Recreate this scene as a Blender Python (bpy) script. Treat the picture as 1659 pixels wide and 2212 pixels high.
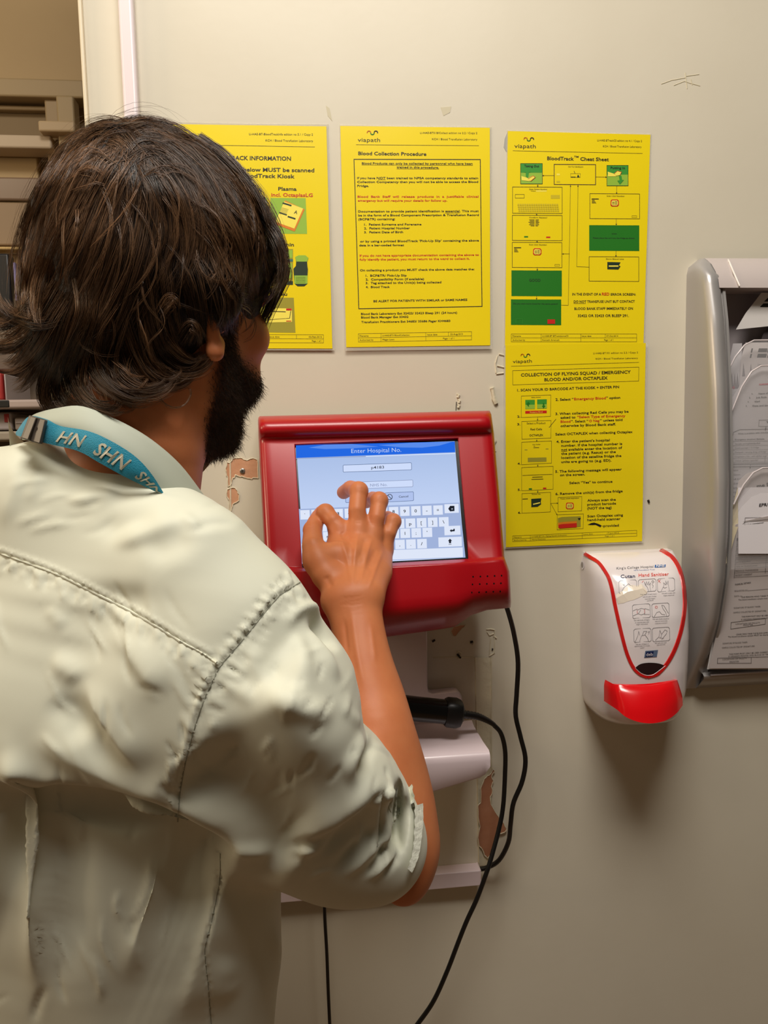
import bpy, bmesh, math, random
import numpy as np
from mathutils import Vector, Matrix
from mathutils.bvhtree import BVHTree
for o in list(bpy.data.objects): bpy.data.objects.remove(o, do_unlink=True)
SC = bpy.context.scene
COL = SC.collection
random.seed(7); RNG = np.random.default_rng(11)

# ---------------------------------------------------------------- camera, world, lights, exposure
W_PX, H_PX, F_PX = 1659, 2212, 1600.0
YAW, PITCH, ROLL = math.radians(6.14), math.radians(5.56), math.radians(-1.25)
CAM = np.array([0.0, -1.05, 1.55])
_fw = np.array([math.sin(YAW)*math.cos(PITCH), math.cos(YAW)*math.cos(PITCH), -math.sin(PITCH)])
_rt = np.array([math.cos(YAW), -math.sin(YAW), 0.0]); _up = np.cross(_rt, _fw)
RT = _rt*math.cos(ROLL)+_up*math.sin(ROLL); UP = -_rt*math.sin(ROLL)+_up*math.cos(ROLL); FW = _fw
cam = bpy.data.cameras.new('camera'); camo = bpy.data.objects.new('camera', cam); COL.objects.link(camo)
cam.sensor_fit = 'VERTICAL'; cam.sensor_height = 36.0; cam.lens = F_PX/H_PX*36.0
cam.clip_start = 0.02
m3 = Matrix((RT.tolist(), UP.tolist(), (-FW).tolist())).transposed()
camo.matrix_world = Matrix.Translation(CAM.tolist()) @ m3.to_4x4()
SC.camera = camo
world = bpy.data.worlds.new('world'); SC.world = world; world.use_nodes = True
bg = world.node_tree.nodes['Background']; bg.inputs[0].default_value = (1.0, 0.82, 0.58, 1); bg.inputs[1].default_value = 0.05
def area(name, loc, tgt, size, power, color):
    l = bpy.data.lights.new(name, 'AREA'); l.shape = 'RECTANGLE'; l.size, l.size_y = size; l.energy = power; l.color = color
    o = bpy.data.objects.new(name, l); COL.objects.link(o); o.location = loc
    d = Vector(tgt)-Vector(loc); o.rotation_euler = d.to_track_quat('-Z', 'Y').to_euler(); return o
area('ceiling_light', (0.05, -1.08, 3.05), (0.1, -0.8, 0), (0.9, 0.6), 39, (1.0, 0.95, 0.87))
area('ceiling_light', (-1.90, -0.60, 2.20), (0.2, -0.1, 1.2), (0.5, 0.5), 13, (1.0, 0.78, 0.52))
area('ceiling_light', (-1.30, -1.15, 2.85), (-0.3, -0.4, 1.3), (0.6, 0.5), 6, (1.0, 0.84, 0.60))
area('ceiling_light', (-1.3, 1.5, 2.3), (-1.3, 1.5, 0), (0.6, 0.6), 6, (1.0, 0.82, 0.6))
SC.view_settings.view_transform = 'Standard'; SC.view_settings.look = 'None'
SC.view_settings.gamma = 1; SC.view_settings.use_curve_mapping = False
SC.view_settings.exposure = 0.0
SC.cycles.max_bounces = 6

# ---------------------------------------------------------------- helpers
def ray(px, py): return FW + RT*((px-W_PX/2)/F_PX) - UP*((py-H_PX/2)/F_PX)
def at(px, py, d): return CAM + ray(px, py)*d                  # point at distance d along the view axis
def proj(P):
    q = np.asarray(P)-CAM; z = q@FW
    return W_PX/2+F_PX*(q@RT)/z, H_PX/2-F_PX*(q@UP)/z, z
def wp(px, py, off=0.0):                                       # point on the wall (plane y = -off)
    r = ray(px, py); t = (-off-CAM[1])/r[1]; return CAM+r*t
def s2l(c):
    c = np.array(c, float)/255.0
    return tuple(np.where(c <= 0.04045, c/12.92, ((c+0.055)/1.055)**2.4))+(1.0,)
MATS = {}
def mat(name, rgb, rough=0.6, metal=0.0, noise=None, bump=None, coat=0.0, spec=None, emit=None, alpha=None, sheen=0, sss=0, rgb2=None, trans=0.0):
    if name in MATS: return MATS[name]
    m = bpy.data.materials.new(name); m.use_nodes = True; nt = m.node_tree; b = nt.nodes['Principled BSDF']
    c = s2l(rgb); b.inputs['Base Color'].default_value = c; b.inputs['Roughness'].default_value = rough
    b.inputs['Metallic'].default_value = metal
    if coat: b.inputs['Coat Weight'].default_value = coat; b.inputs['Coat Roughness'].default_value = 0.12
    if spec is not None: b.inputs['Specular IOR Level'].default_value = spec
    if sheen: b.inputs['Sheen Weight'].default_value = sheen
    if trans: b.inputs['Transmission Weight'].default_value = trans
    if sss:
        b.inputs['Subsurface Weight'].default_value = sss; b.inputs['Subsurface Radius'].default_value = (1, .35, .2); b.inputs['Subsurface Scale'].default_value = 0.004
    if alpha is not None: b.inputs['Alpha'].default_value = alpha
    if emit:
        b.inputs['Emission Color'].default_value = s2l(rgb); b.inputs['Emission Strength'].default_value = emit
        b.inputs['Base Color'].default_value = (0.01, 0.01, 0.012, 1); b.inputs['Roughness'].default_value = 0.09
    tc = nt.nodes.new('ShaderNodeTexCoord')
    if noise:                                                  # (scale, strength 0..1, second colour)
        n = nt.nodes.new('ShaderNodeTexNoise'); n.inputs['Scale'].default_value = noise[0]; n.inputs['Detail'].default_value = 5
        nt.links.new(tc.outputs['Object'], n.inputs['Vector'])
        r = nt.nodes.new('ShaderNodeValToRGB'); r.color_ramp.elements[0].position = 0.5-noise[1]/2; r.color_ramp.elements[1].position = 0.5+noise[1]/2
        r.color_ramp.elements[0].color = s2l(rgb2 or [v*0.88 for v in rgb]); r.color_ramp.elements[1].color = c
        nt.links.new(n.outputs['Fac'], r.inputs['Fac']); nt.links.new(r.outputs['Color'], b.inputs['Base Color'])
    if bump:                                                   # (scale, strength, distance)
        n = nt.nodes.new('ShaderNodeTexNoise'); n.inputs['Scale'].default_value = bump[0]; n.inputs['Detail'].default_value = 4
        nt.links.new(tc.outputs['Object'], n.inputs['Vector'])
        u = nt.nodes.new('ShaderNodeBump'); u.inputs['Strength'].default_value = bump[1]; u.inputs['Distance'].default_value = bump[2] if len(bump) > 2 else 0.001
        nt.links.new(n.outputs['Fac'], u.inputs['Height']); nt.links.new(u.outputs['Normal'], b.inputs['Normal'])
    if emit:                                                   # a lit display panel: light only, no gloss of its own
        e = nt.nodes.new('ShaderNodeEmission'); e.inputs[0].default_value = c; e.inputs[1].default_value = emit; e.name = 'glow'; nt.links.new(e.outputs[0], nt.nodes['Material Output'].inputs['Surface'])
    MATS[name] = m; return m
def thing(name, label, cat, loc=(0, 0, 0), group=None):
    o = bpy.data.objects.new(name, None); o.empty_display_size = 0.02; COL.objects.link(o); o.location = loc
    o['label'] = label; o['category'] = cat
    if group: o['group'] = group
    return o
def tag(o, label, cat, group=None, kind=None):
    o['label'] = label; o['category'] = cat
    if group: o['group'] = group
    if kind: o['kind'] = kind
    return o
class MB:
    def __init__(s): s.v = []; s.f = []; s.m = []
    def add(s, vs, fs, mi=0):
        k = len(s.v); s.v.extend([tuple(float(a) for a in p) for p in vs]); s.f.extend([tuple(k+i for i in f) for f in fs]); s.m.extend([mi]*len(fs)); return s
    def poly(s, vs, mi=0): return s.add(vs, [tuple(range(len(vs)))], mi)
    def grid(s, P, mi=0, closed_u=False, closed_v=False, skip=None):      # P[i][j]
        n, m = len(P), len(P[0]); k = len(s.v)
        for r in P: s.v.extend([tuple(float(a) for a in p) for p in r])
        for i in range(n if closed_u else n-1):
            for j in range(m if closed_v else m-1):
                if skip and skip(i, j): continue
                a, b = i, (i+1) % n; c, d = j, (j+1) % m
                s.f.append((k+a*m+c, k+a*m+d, k+b*m+d, k+b*m+c)); s.m.append(mi)
        return s
    def tube(s, pts, r, n=10, mi=0, cap=True, rs=None):
        pts = [np.array(p, float) for p in pts]; N = len(pts); prev = None; rings = []
        for i in range(N):
            t = pts[min(i+1, N-1)]-pts[max(i-1, 0)]; t /= (np.linalg.norm(t)+1e-12)
            if prev is None:
                a = np.array([0, 0, 1.0]) if abs(t[2]) < .9 else np.array([1.0, 0, 0]); prev = np.cross(t, a)
            prev = prev-t*(prev@t); prev /= (np.linalg.norm(prev)+1e-12); q = np.cross(t, prev)
            rr = rs[i] if rs is not None else r
            rings.append([pts[i]+rr*(prev*math.cos(2*math.pi*j/n)+q*math.sin(2*math.pi*j/n)) for j in range(n)])
        k = len(s.v); s.grid(rings, mi, closed_v=True)
        if cap: s.f.append(tuple(k+j for j in range(n))); s.m.append(mi); s.f.append(tuple(k+(N-1)*n+j for j in range(n-1, -1, -1))); s.m.append(mi)
        return s
    def box(s, c, d, mi=0, M=None):
        vs = [np.array([c[0]+a*d[0]/2, c[1]+b*d[1]/2, c[2]+e*d[2]/2]) for a in (-1, 1) for b in (-1, 1) for e in (-1, 1)]
        if M is not None: vs = [M(p) for p in vs]
        return s.add(vs, [(0, 1, 3, 2), (4, 6, 7, 5), (0, 4, 5, 1), (2, 3, 7, 6), (0, 2, 6, 4), (1, 5, 7, 3)], mi)
    def quadbox(s, q, thick, mi=0):                            # four points + thickness vector
        q = [np.array(p, float) for p in q]; t = np.array(thick, float); vs = q+[p+t for p in q]
        return s.add(vs, [(0, 1, 2, 3), (7, 6, 5, 4), (0, 4, 5, 1), (1, 5, 6, 2), (2, 6, 7, 3), (3, 7, 4, 0)], mi)
    def prism(s, poly, thick, mi=0):
        n = len(poly); q = [np.array(p, float) for p in poly]; t = np.array(thick, float)
        return s.add(q+[p+t for p in q], [tuple(range(n)), tuple(range(2*n-1, n-1, -1))]+[(i, n+i, n+(i+1) % n, (i+1) % n) for i in range(n)], mi)
    def build(s, name, mats, parent=None, smooth=False, bevel=None, fix=True, sharp=40, weld=True):
        me = bpy.data.meshes.new(name); me.from_pydata(s.v, [], s.f)
        for m in (mats if isinstance(mats, (list, tuple)) else [mats]): me.materials.append(m)
        me.polygons.foreach_set('material_index', s.m)
        if fix:
            bm = bmesh.new(); bm.from_mesh(me)
            if weld: bmesh.ops.remove_doubles(bm, verts=bm.verts, dist=1e-6)
            bmesh.ops.recalc_face_normals(bm, faces=bm.faces); bm.to_mesh(me); bm.free()
        if smooth:
            me.polygons.foreach_set('use_smooth', [True]*len(me.polygons))
            if sharp: me.set_sharp_from_angle(angle=math.radians(sharp))
        o = bpy.data.objects.new(name, me); COL.objects.link(o)
        if bevel:
            b = o.modifiers.new('bevel', 'BEVEL'); b.width = bevel; b.segments = 3; b.limit_method = 'ANGLE'; b.angle_limit = math.radians(35)
            me.polygons.foreach_set('use_smooth', [True]*len(me.polygons)); me.set_sharp_from_angle(angle=math.radians(50))
        if parent is not None: o.parent = parent; o.matrix_parent_inverse = Matrix.Translation(-Vector(parent.location))
        return o
def spline(pts, n):                                            # Catmull-Rom through the points
    P = [np.array(p, float) for p in pts]; P = [2*P[0]-P[1]]+P+[2*P[-1]-P[-2]]; out = []
    m = len(P)-3
    for k in range(n):
        t = k/(n-1)*m; i = min(int(t), m-1); t -= i; a, b, c, d = P[i:i+4]
        out.append(0.5*((2*b)+(-a+c)*t+(2*a-5*b+4*c-d)*t*t+(-a+3*b-3*c+d)*t**3))
    return out
# text: one hidden-free font curve is re-used to read glyph outlines, then removed
_fc = bpy.data.curves.new('glyphs', 'FONT'); _fc.resolution_u = 2; _fo = bpy.data.objects.new('glyphs', _fc); COL.objects.link(_fo)
_TC = {}
def glyphs(txt, bold):
    k = (txt, bold)
    if k not in _TC:
        _fc.body = txt; _fc.size = 1; _fc.offset = bold; bpy.context.view_layer.update()
        me = _fo.to_mesh(); V = np.array([v.co[:2] for v in me.vertices]).reshape(-1, 2); F = [tuple(p.vertices) for p in me.polygons]; _fo.to_mesh_clear()
        _TC[k] = (V, F)
    return _TC[k]
class Draw:                                                    # drawing on a surface: surf(x, y, lift) gives a 3D point
    def __init__(s, surf, ox=0, oy=0, sc=1.0): s.mb = MB(); s.surf = surf; s.o = (ox, oy, sc)
    def p(s, x, y, l=0.0): return s.surf(s.o[0]+x/s.o[2], s.o[1]+y/s.o[2], l)
    def text(s, t, x0, y0, x1, y1=None, h=None, mi=0, bold=0.012, l=0.00025, slant=0):
        y1 = y0 if y1 is None else y1
        V, F = glyphs(t, bold)
        if len(V) == 0: return
        a = V[:, 0].min(); w = V[:, 0].max()-a; L = math.hypot(x1-x0, y1-y0); e = ((x1-x0)/L, (y1-y0)/L); n = (e[1], -e[0])
        k = h/0.70
        pts = []
        for (u, v) in V:
            u2 = (u-a)/w*L+slant*v*k; pts.append(s.p(x0+e[0]*u2+n[0]*v*k, y0+e[1]*u2+n[1]*v*k, l))
        s.mb.add(pts, F, mi)
    def line(s, pts, w, mi=0, l=0.0002, close=False):
        pts = [np.array(p, float) for p in pts]
        if close: pts.append(pts[0])
        for a, b in zip(pts[:-1], pts[1:]):
            d = b-a; L = np.linalg.norm(d)
            if L < 1e-6: continue
            d /= L; n = np.array([-d[1], d[0]])*w/2; k = max(1, int(L/120)); a2 = a-d*w/2; b2 = b+d*w/2
            P = [[s.p(*(a2+(b2-a2)*i/k-n), l), s.p(*(a2+(b2-a2)*i/k+n), l)] for i in range(k+1)]
            s.mb.grid(P, mi)
    def rect(s, x0, y0, x1, y1, w, mi=0, sl=0.0, l=0.0002): s.line([(x0, y0), (x1, y0+sl*(x1-x0)), (x1, y1+sl*(x1-x0)), (x0, y1)], w, mi, l, True)
    def fill(s, q, mi=0, l=0.00012, n=6):                      # quad, four corners
        q = [np.array(p, float) for p in q]
        P = [[s.p(*((q[0]*(1-i/n)+q[3]*i/n)*(1-j/n)+(q[1]*(1-i/n)+q[2]*i/n)*j/n), l) for j in range(n+1)] for i in range(n+1)]
        s.mb.grid(P, mi)
    def box(s, x0, y0, x1, y1, mi=0, sl=0.0, l=0.00012): s.fill([(x0, y0), (x1, y0+sl*(x1-x0)), (x1, y1+sl*(x1-x0)), (x0, y1)], mi, l, 3)
    def poly(s, pts, mi=0, l=0.0003): s.mb.poly([s.p(x, y, l) for x, y in pts], mi)
    def arc(s, cx, cy, r, a0, a1, w, mi=0, l=0.0003, n=8):
        s.line([(cx+r*math.cos(math.radians(a0+(a1-a0)*i/n)), cy-r*math.sin(math.radians(a0+(a1-a0)*i/n))) for i in range(n+1)], w, mi, l)
    def arrow(s, a, b, w=3, hd=9, mi=0):
        s.line([a, b], w, mi); a = np.array(a, float); b = np.array(b, float); d = (b-a)/np.linalg.norm(b-a); n = np.array([-d[1], d[0]])
        s.poly([b+d*2, b-d*hd+n*hd*.6, b-d*hd-n*hd*.6], mi)
    def build(s, name, mats, parent): return s.mb.build(name, mats, parent, fix=False)
M_INK = mat('black_ink', (52, 46, 18), 0.5); M_RINK = mat('red_ink', (205, 62, 20), 0.5); M_BK = mat('black_print', (24, 22, 18), 0.5)
M_PAPERW = mat('white_paper', (222, 216, 212), 0.55, bump=(60, .1)); M_GREYINK = mat('grey_ink', (88, 82, 80), 0.6)

# ---------------------------------------------------------------- the setting
M_WALL = mat('painted_wall', (219, 211, 192), 0.42, noise=(6, .6), rgb2=(213, 204, 184), bump=(70, .12, .0010), spec=.35)
X_L, X_T0, X_T1 = wp(176, 100)[0], wp(265, 100)[0], wp(298, 130)[0]
b = MB(); b.box(((X_L+2.2)/2, 0.06, 1.3), (2.2-X_L, 0.12, 2.7)); w = b.build('wall_back', M_WALL); w['kind'] = 'structure'
def patch(name, pts, off, m, parent, lift=0.0006):
    MB().prism([wp(x, y, off) for x, y in pts], (0, 0.0004, 0)).build(name, m, parent)
M_TRIM = mat('white_plastic_trim', (238, 224, 226), 0.35)
b = MB(); b.box(((X_T0+X_T1)/2, -0.009, 1.45), (X_T1-X_T0, 0.018, 2.3)); t_ = b.build('trim_1', M_TRIM, bevel=0.004); t_['kind'] = 'structure'
b = MB(); b.box((X_L+0.0025, -0.004, 1.3), (0.005, 0.008, 2.7)); t_ = b.build('trim_2', mat('trim_paint', (224, 210, 182), .5), bevel=0.002); t_['kind'] = 'structure'
b = MB(); b.box((0, 0, -0.03), (6, 6, 0.06)); o = b.build('floor', mat('vinyl_floor', (150, 116, 84), 0.4, noise=(30, .5))); o['kind'] = 'structure'
M_TAN = mat('tan_paint', (176, 150, 108), 0.6, noise=(5, .7), rgb2=(166, 140, 100))
b = MB(); b.box((-1.2, 0.66, 1.3), (2.8, 0.1, 2.7)); o = b.build('wall_far', M_TAN); o['kind'] = 'structure'
def fp(px, py, y=0.6):
    r = ray(px, py); return CAM+r*((y-CAM[1])/r[1])
def farbox(name, x0, y0, x1, y1, yy, dep, m, parent=None, bev=0.004):
    a = fp(x0, (y0), yy); c = fp(x1, y1, yy); bb = MB(); bb.box(((a[0]+c[0])/2, yy+dep/2, (a[2]+c[2])/2), (abs(c[0]-a[0]), dep, abs(a[2]-c[2])))
    return bb.build(name, m, parent, bevel=bev)
# ---------------------------------------------------------------- dim room beyond the opening, left
o = farbox('trim_3', -160, 162, 182, 212, 0.55, 0.05, mat('frame_tan', (158, 136, 100), .5)); o['kind'] = 'structure'
o = farbox('trim_4', 158, 206, 184, 1250, 0.53, 0.04, MATS['frame_tan']); o['kind'] = 'structure'
o = farbox('trim_5', 141, 214, 160, 1250, 0.56, 0.03, mat('frame_tan_dark', (150, 128, 95), .5)); o['kind'] = 'structure'
o = farbox('door_1', -160, 325, 140, 1250, 0.585, 0.02, mat('door_paint', (172, 146, 104), .55)); o['kind'] = 'structure'
MB().box((0, 0, 0), (0, 0, 0))
def far_thing(name, label, cat, parts, group=None):
    a = parts[0]; c = fp((a[1]+a[3])/2, (a[2]+a[4])/2, a[5]); t = thing(name, label, cat, tuple(c), group)
    for p in parts: farbox(p[0], *p[1:], parent=t)
    return t
M_RECESS = mat('recess_dark', (122, 102, 72), .7); M_GR = mat('far_grey_panel', (186, 166, 140), .5)
far_thing('vent_recess', 'dark recessed box above the tan door, under its head frame', 'door vent', [
    ('recess_panel', -160, 214, 142, 330, .592, .008, M_RECESS), ('ledge', -160, 222, 138, 240, .575, .018, mat('recess_ledge', (140, 118, 84), .6))])
far_thing('door_closer', 'pale door closer box and rounded arm beside the left door frame', 'door closer', [
    ('closer_body', -160, 286, 112, 321, .53, .05, M_GR), ('arm', 81, 259, 162, 285, .51, .035, mat('closer_arm', (178, 154, 120), .5)),
    ('bracket', 118, 300, 150, 309, .55, .02, mat('closer_bracket', (160, 140, 110), .5))])
far_thing('door_panel', 'greyish glazed panel in the tan door behind the hair', 'door panel', [
    ('glass_pane', -160, 379, 150, 434, .574, .01, mat('smoked_glass', (128, 106, 88), .25)), ('lower_panel', -160, 434, 150, 531, .577, .008, mat('lower_panel', (146, 122, 94), .5)),
    ('ledge', -160, 531, 120, 540, .55, .03, mat('ledge_yellow', (196, 164, 108), .5))])
far_thing('monitor', 'black monitor with a bluish edge behind the hair at the left', 'monitor', [
    ('screen_back', -160, 546, 26, 668, .50, .03, mat('black_plastic_far', (22, 20, 22), .4)), ('side_strip', 27, 566, 38, 650, .50, .02, mat('bluish_strip', (128, 118, 160), .5)),
    ('stand', -80, 668, -20, 700, .51, .02, MATS['black_plastic_far'])])
CB = at(-60, 900, 1.35)
M_WS = mat('pale_counter', (150, 138, 122), .6)
t = far_thing('counter_shelf', 'grey counter shelf with dark front edge behind the shirt collar', 'shelf', [
    ('shelf_board', -160, 866, 100, 881, .33, .2, mat('shelf_edge', (176, 158, 150), .5)), ('dark_edge', -160, 867, 20, 880, .298, .003, M_BK), ('back_panel', -160, 690, 120, 1250, .54, .01, mat('grey_back_panel', (112, 98, 84), .6)),
    ('lower_board', -160, 935, 120, 950, .30, .24, M_WS)])
M_RED = mat('far_red', (160, 44, 40), .5); M_LG = mat('far_light_grey', (170, 160, 158), .5)
far_thing('box_file', 'red box file with a white spine on the counter shelf', 'box file', [('box_shell', -60, 806, 7, 864, .36, .12, M_RED), ('spine', 8, 808, 15, 864, .36, .12, M_LG)])
far_thing('carton', 'pale carton with a red stripe under the counter shelf', 'carton', [('carton_body', -90, 893, 26, 929, .36, .12, M_LG), ('stripe', 8, 894, 20, 912, .358, .002, M_RED)])
far_thing('carton', 'plain pale carton behind the lanyard buckle, beside the striped one', 'carton', [('carton_body', 30, 902, 78, 929, .36, .12, mat('far_grey2', (150, 138, 128), .5)), ('label_strip', 32, 905, 76, 914, .358, .002, M_LG)])
far_thing('paper_stack', 'loose grey papers lying behind the curls of hair at the left', 'papers', [('paper_sheets', -120, 700, 60, 742, .45, .06, mat('far_paper', (138, 124, 108), .6)), ('cover_sheet', -100, 764, 40, 800, .44, .06, mat('far_paper2', (104, 90, 78), .6))])

# ---------------------------------------------------------------- four laminated yellow posters
M_YEL = mat('yellow_paper', (246, 222, 18), 0.34, coat=0.35, noise=(3, .8), rgb2=(240, 212, 10), bump=(9, .25, .0015))
M_LAM = mat('clear_laminate', (232, 226, 208), 0.18, alpha=0.35, coat=.5)
M_GREEN = mat('green_print', (32, 118, 24), .45); M_GREEN2 = mat('pale_green_print', (150, 190, 60), .45); M_GREEN3 = mat('mid_green_print', (60, 150, 50), .45)
M_LY = mat('light_yellow_print', (250, 232, 90), .45); M_ORG = mat('orange_print', (226, 128, 24), .45); M_PUR = mat('dark_purple_print', (62, 40, 44), .45)
M_REDP = mat('red_print', (205, 34, 22), .45); M_OLV = mat('olive_print', (160, 150, 44), .45); M_DKG = mat('dark_green_print', (34, 52, 34), .45); M_BLUEP = mat('teal_print', (60, 110, 100), .45)
PM = [M_INK, M_RINK, M_GREEN, M_GREEN2, M_LY, M_ORG, M_PUR, M_REDP, M_OLV, M_DKG, M_GREEN3, M_BLUEP, M_BK, M_YEL, mat('faint_olive_print', (206, 186, 30), .45)]
GP = 'yellow laminated posters on the wall'
def poster(label, c, lam, lift0=0.0012, lift1=0.004):
    """c: TL,TR,BR,BL corners of the sheet in the photograph; lam: margins of clear film l,t,r,b"""
    c = [np.array(p, float) for p in c]; cen = sum(c)/4; h = (c[3][1]-c[0][1]); y0 = c[0][1]
    def surf(px, py, l=0.0):
        v = min(max((py-y0)/h, -.1), 1.1); u = (px-c[0][0])/(c[1][0]-c[0][0])
        return wp(px, py, lift0+(lift1-lift0)*(0.35*v+0.65*max(v, 0)**5)+0.0012*math.sin(v*5.0+u*2)*math.sin(u*3.1)**2*0.5+l)
    t = thing('poster', label, 'poster', tuple(wp(cen[0], cen[1], 0)), GP)
    def sheet(name, q, l, m, th):
        b = MB(); n = 14; P = [[None]*(n+1) for _ in range(n+1)]
        for i in range(n+1):
            for j in range(n+1):
                s_, r_ = j/n, i/n; q_ = (q[0]*(1-s_)+q[1]*s_)*(1-r_)+(q[3]*(1-s_)+q[2]*s_)*r_; P[i][j] = surf(q_[0], q_[1], l)
        b.grid(P); b.grid([[p+np.array([0, th, 0]) for p in r] for r in P]); n_ = n+1
        k = n_*n_; E = [(0, j) for j in range(n_)]+[(i, n) for i in range(1, n_)]+[(n, j) for j in range(n-1, -1, -1)]+[(i, 0) for i in range(n-1, 0, -1)]
        for a, d in zip(E, E[1:]+E[:1]): b.f.append((a[0]*n_+a[1], d[0]*n_+d[1], k+d[0]*n_+d[1], k+a[0]*n_+a[1])); b.m.append(0)
        return b.build(name, m, t, smooth=True)
    sheet('paper_sheet', c, 0, M_YEL, .0003)
    l_, t_, r_, b_ = lam; q = [c[0]+(-l_, -t_), c[1]+(r_, -t_), c[2]+(r_, b_), c[3]+(-l_, b_)]
    sheet('clear_laminate', q, -.0006, M_LAM, .0002)
    return t, surf
def logo(D, x, y, k, sl=0.0):                                   # mark of three arcs over the word
    D.arc(x+16*k, y, 13*k, 0, 180, 7*k, 5); D.arc(x+42*k, y+1*k, 13*k, 180, 360, 7*k, 10); D.arc(x+68*k, y+0*k+sl*60*k, 13*k, 0, 180, 7*k, 6)
# poster A: partly hidden by the head
t, sf = poster('yellow poster partly hidden by the man\'s hair, with bottle and blood bag pictures', [(366, 268), (705, 273), (718, 753), (380, 752)], (5, 5, 5, 4))
D = Draw(sf, 340, 240, 4.0975)
D.text('LI-HAE-BT-BloodTrackInfo edition no 5.1 / Copy 2', 812, 212, 1376, 216, 19, bold=0.0); D.text('KCH / Blood Transfusion Laboratory', 957, 268, 1377, 273, 19, bold=0)
D.line([(180, 296), (1392, 317)], 3); D.build('header_lettering', PM, t)
for tx, x0, y0, x1, y1, h, m in [('BLOODTRACK INFORMATION', 440, 428, 1182, 438, 36, 0), ('The items shown below MUST be scanned', 300, 528, 1388, 540, 34, 0), ('at the BloodTrack Kiosk', 560, 584, 1214, 594, 34, 0), ('Platelets', 700, 699, 914, 702, 31, 0), ('Plasma', 1069, 702, 1232, 704, 31, 0), ('incl. OctaplasLG', 1007, 755, 1375, 759, 31, 1), ('Albumin', 1010, 1193, 1208, 1197, 31, 0), ('PCC 1500iu', 880, 1630, 1148, 1634, 31, 0)]:
    D = Draw(sf, 340, 240, 4.0975); D.text(tx, x0, y0, x1, y1, h, m, .02); D.build('text_line', PM, t)

D = Draw(sf, 340, 240, 4.0975)
D.fill([(1000, 768), (1312, 770), (1325, 1087), (1008, 1085)], 3); D.poly([(1128, 790), (1304, 870), (1215, 1066), (1040, 1000)], 5, .0003); D.poly([(1122, 800), (1290, 862), (1212, 1040), (1046, 980)], 4, .0004)
D.text('A', 1208, 905, 1236, 912, 30, l=.0006); D.line([(1115, 815), (1180, 835)], 14, 9, .0005); D.line([(1084, 900), (1140, 918)], 12, 9, .0005); D.line([(1160, 935), (1215, 952)], 14, 9, .0005)
for k in range(5): D.line([(1100-k*4, 855+k*9), (1160-k*4, 871+k*9)], 2, 9, .0005)
D.fill([(700, 765), (970, 767), (978, 1085), (700, 1085)], 3); D.build('blood_bag_picture', PM, t)
D = Draw(sf, 340, 240, 4.0975)
D.fill([(1040, 1220), (1200, 1221), (1200, 1537), (1040, 1535)], 8); D.fill([(1048, 1230), (1196, 1230), (1196, 1300), (1048, 1300)], 3, .0003); D.box(1040, 1310, 1200, 1332, 11, 0, .0003); D.box(1048, 1345, 1190, 1480, 3, 0, .0003); D.box(1040, 1505, 1200, 1537, 9, 0, .0003)
D.text('20', 1128, 1298, 1162, 1300, 22, 0, 0, .0005)
for k in range(8): D.line([(1095, 1360+k*14), (1095+50+(k*37 % 30), 1360+k*14)], 2, 0, .0005)
D.build('carton_picture', PM, t)
D = Draw(sf, 340, 240, 4.0975)
D.poly([(1222, 1300), (1250, 1280), (1310, 1280), (1335, 1305), (1325, 1335), (1328, 1375), (1332, 1400), (1325, 1530), (1300, 1550), (1240, 1550), (1212, 1525), (1204, 1395), (1226, 1370), (1228, 1335)], 9)
D.poly([(1218, 1292), (1250, 1276), (1310, 1276), (1337, 1300), (1325, 1332), (1230, 1332)], 3, .0004); D.box(1212, 1455, 1328, 1528, 3, 0, .0004)
for k in range(4): D.line([(1225, 1470+k*14), (1310, 1470+k*14)], 2, 0, .0006)
D.build('bottle_picture', PM, t)
D = Draw(sf, 340, 240, 4.0975)
D.fill([(880, 1650), (1207, 1652), (1222, 1962), (880, 1958)], 8); D.poly([(930, 1742), (1190, 1747), (1192, 1868), (930, 1872)], 4, .0004); D.box(1140, 1747, 1188, 1764, 7, 0, .0006); D.line([(1008, 1772), (1132, 1776)], 6, 12, .0006)
D.line([(950, 1850), (1170, 1832)], 3, 0, .0006); D.line([(1170, 1832), (1180, 1770)], 5, 0, .0006); D.box(1140, 1855, 1185, 1862, 7, 0, .0006)
D.build('pack_picture', PM, t)
def paragraphs(sf, CR, L, t, h, gap, extra=()):
    D = None; py = None
    for k, r in enumerate(L):
        tx, x0, y0, x1, y1 = r[:5]
        if D is None or abs(y0-py) > gap or (x0 < 262 and r[0] in ('2.', '3.', '4.', '5.', '6.')):
            if D: D.build('paragraph', PM, t)
            D = Draw(sf, *CR)
        D.text(tx, x0, y0, x1, y1, r[5] if len(r) > 6 else h, r[-1], .02); py = y0
        for a in extra:
            if abs(a[0][1]-y0) < 12 and a[0][0] >= x0-8 and a[1][0] <= x1+8: D.line(a, 2.5)
    D.build('paragraph', PM, t)
def footer(t, sf, cr, x, y, w, h, cols, r1, r2, sl):
    D = Draw(sf, *cr); D.rect(x, y, x+w, y+h, 2.5, 0, sl); D.line([(x, y+h/2), (x+w, y+h/2+sl*w)], 2.5)
    for c, full in cols: D.line([(x+c, y+sl*c), (x+c, y+sl*c+(h if full else h/2))], 2.5)
    for rr, yy in ((r1, y+h*.36), (r2, y+h*.86)):
        for (c0, c1, tx) in rr: D.text(tx, x+c0, yy+sl*c0, x+c1, yy+sl*c1, h*.20, bold=0)
    D.build('footer_table', PM, t)
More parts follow.
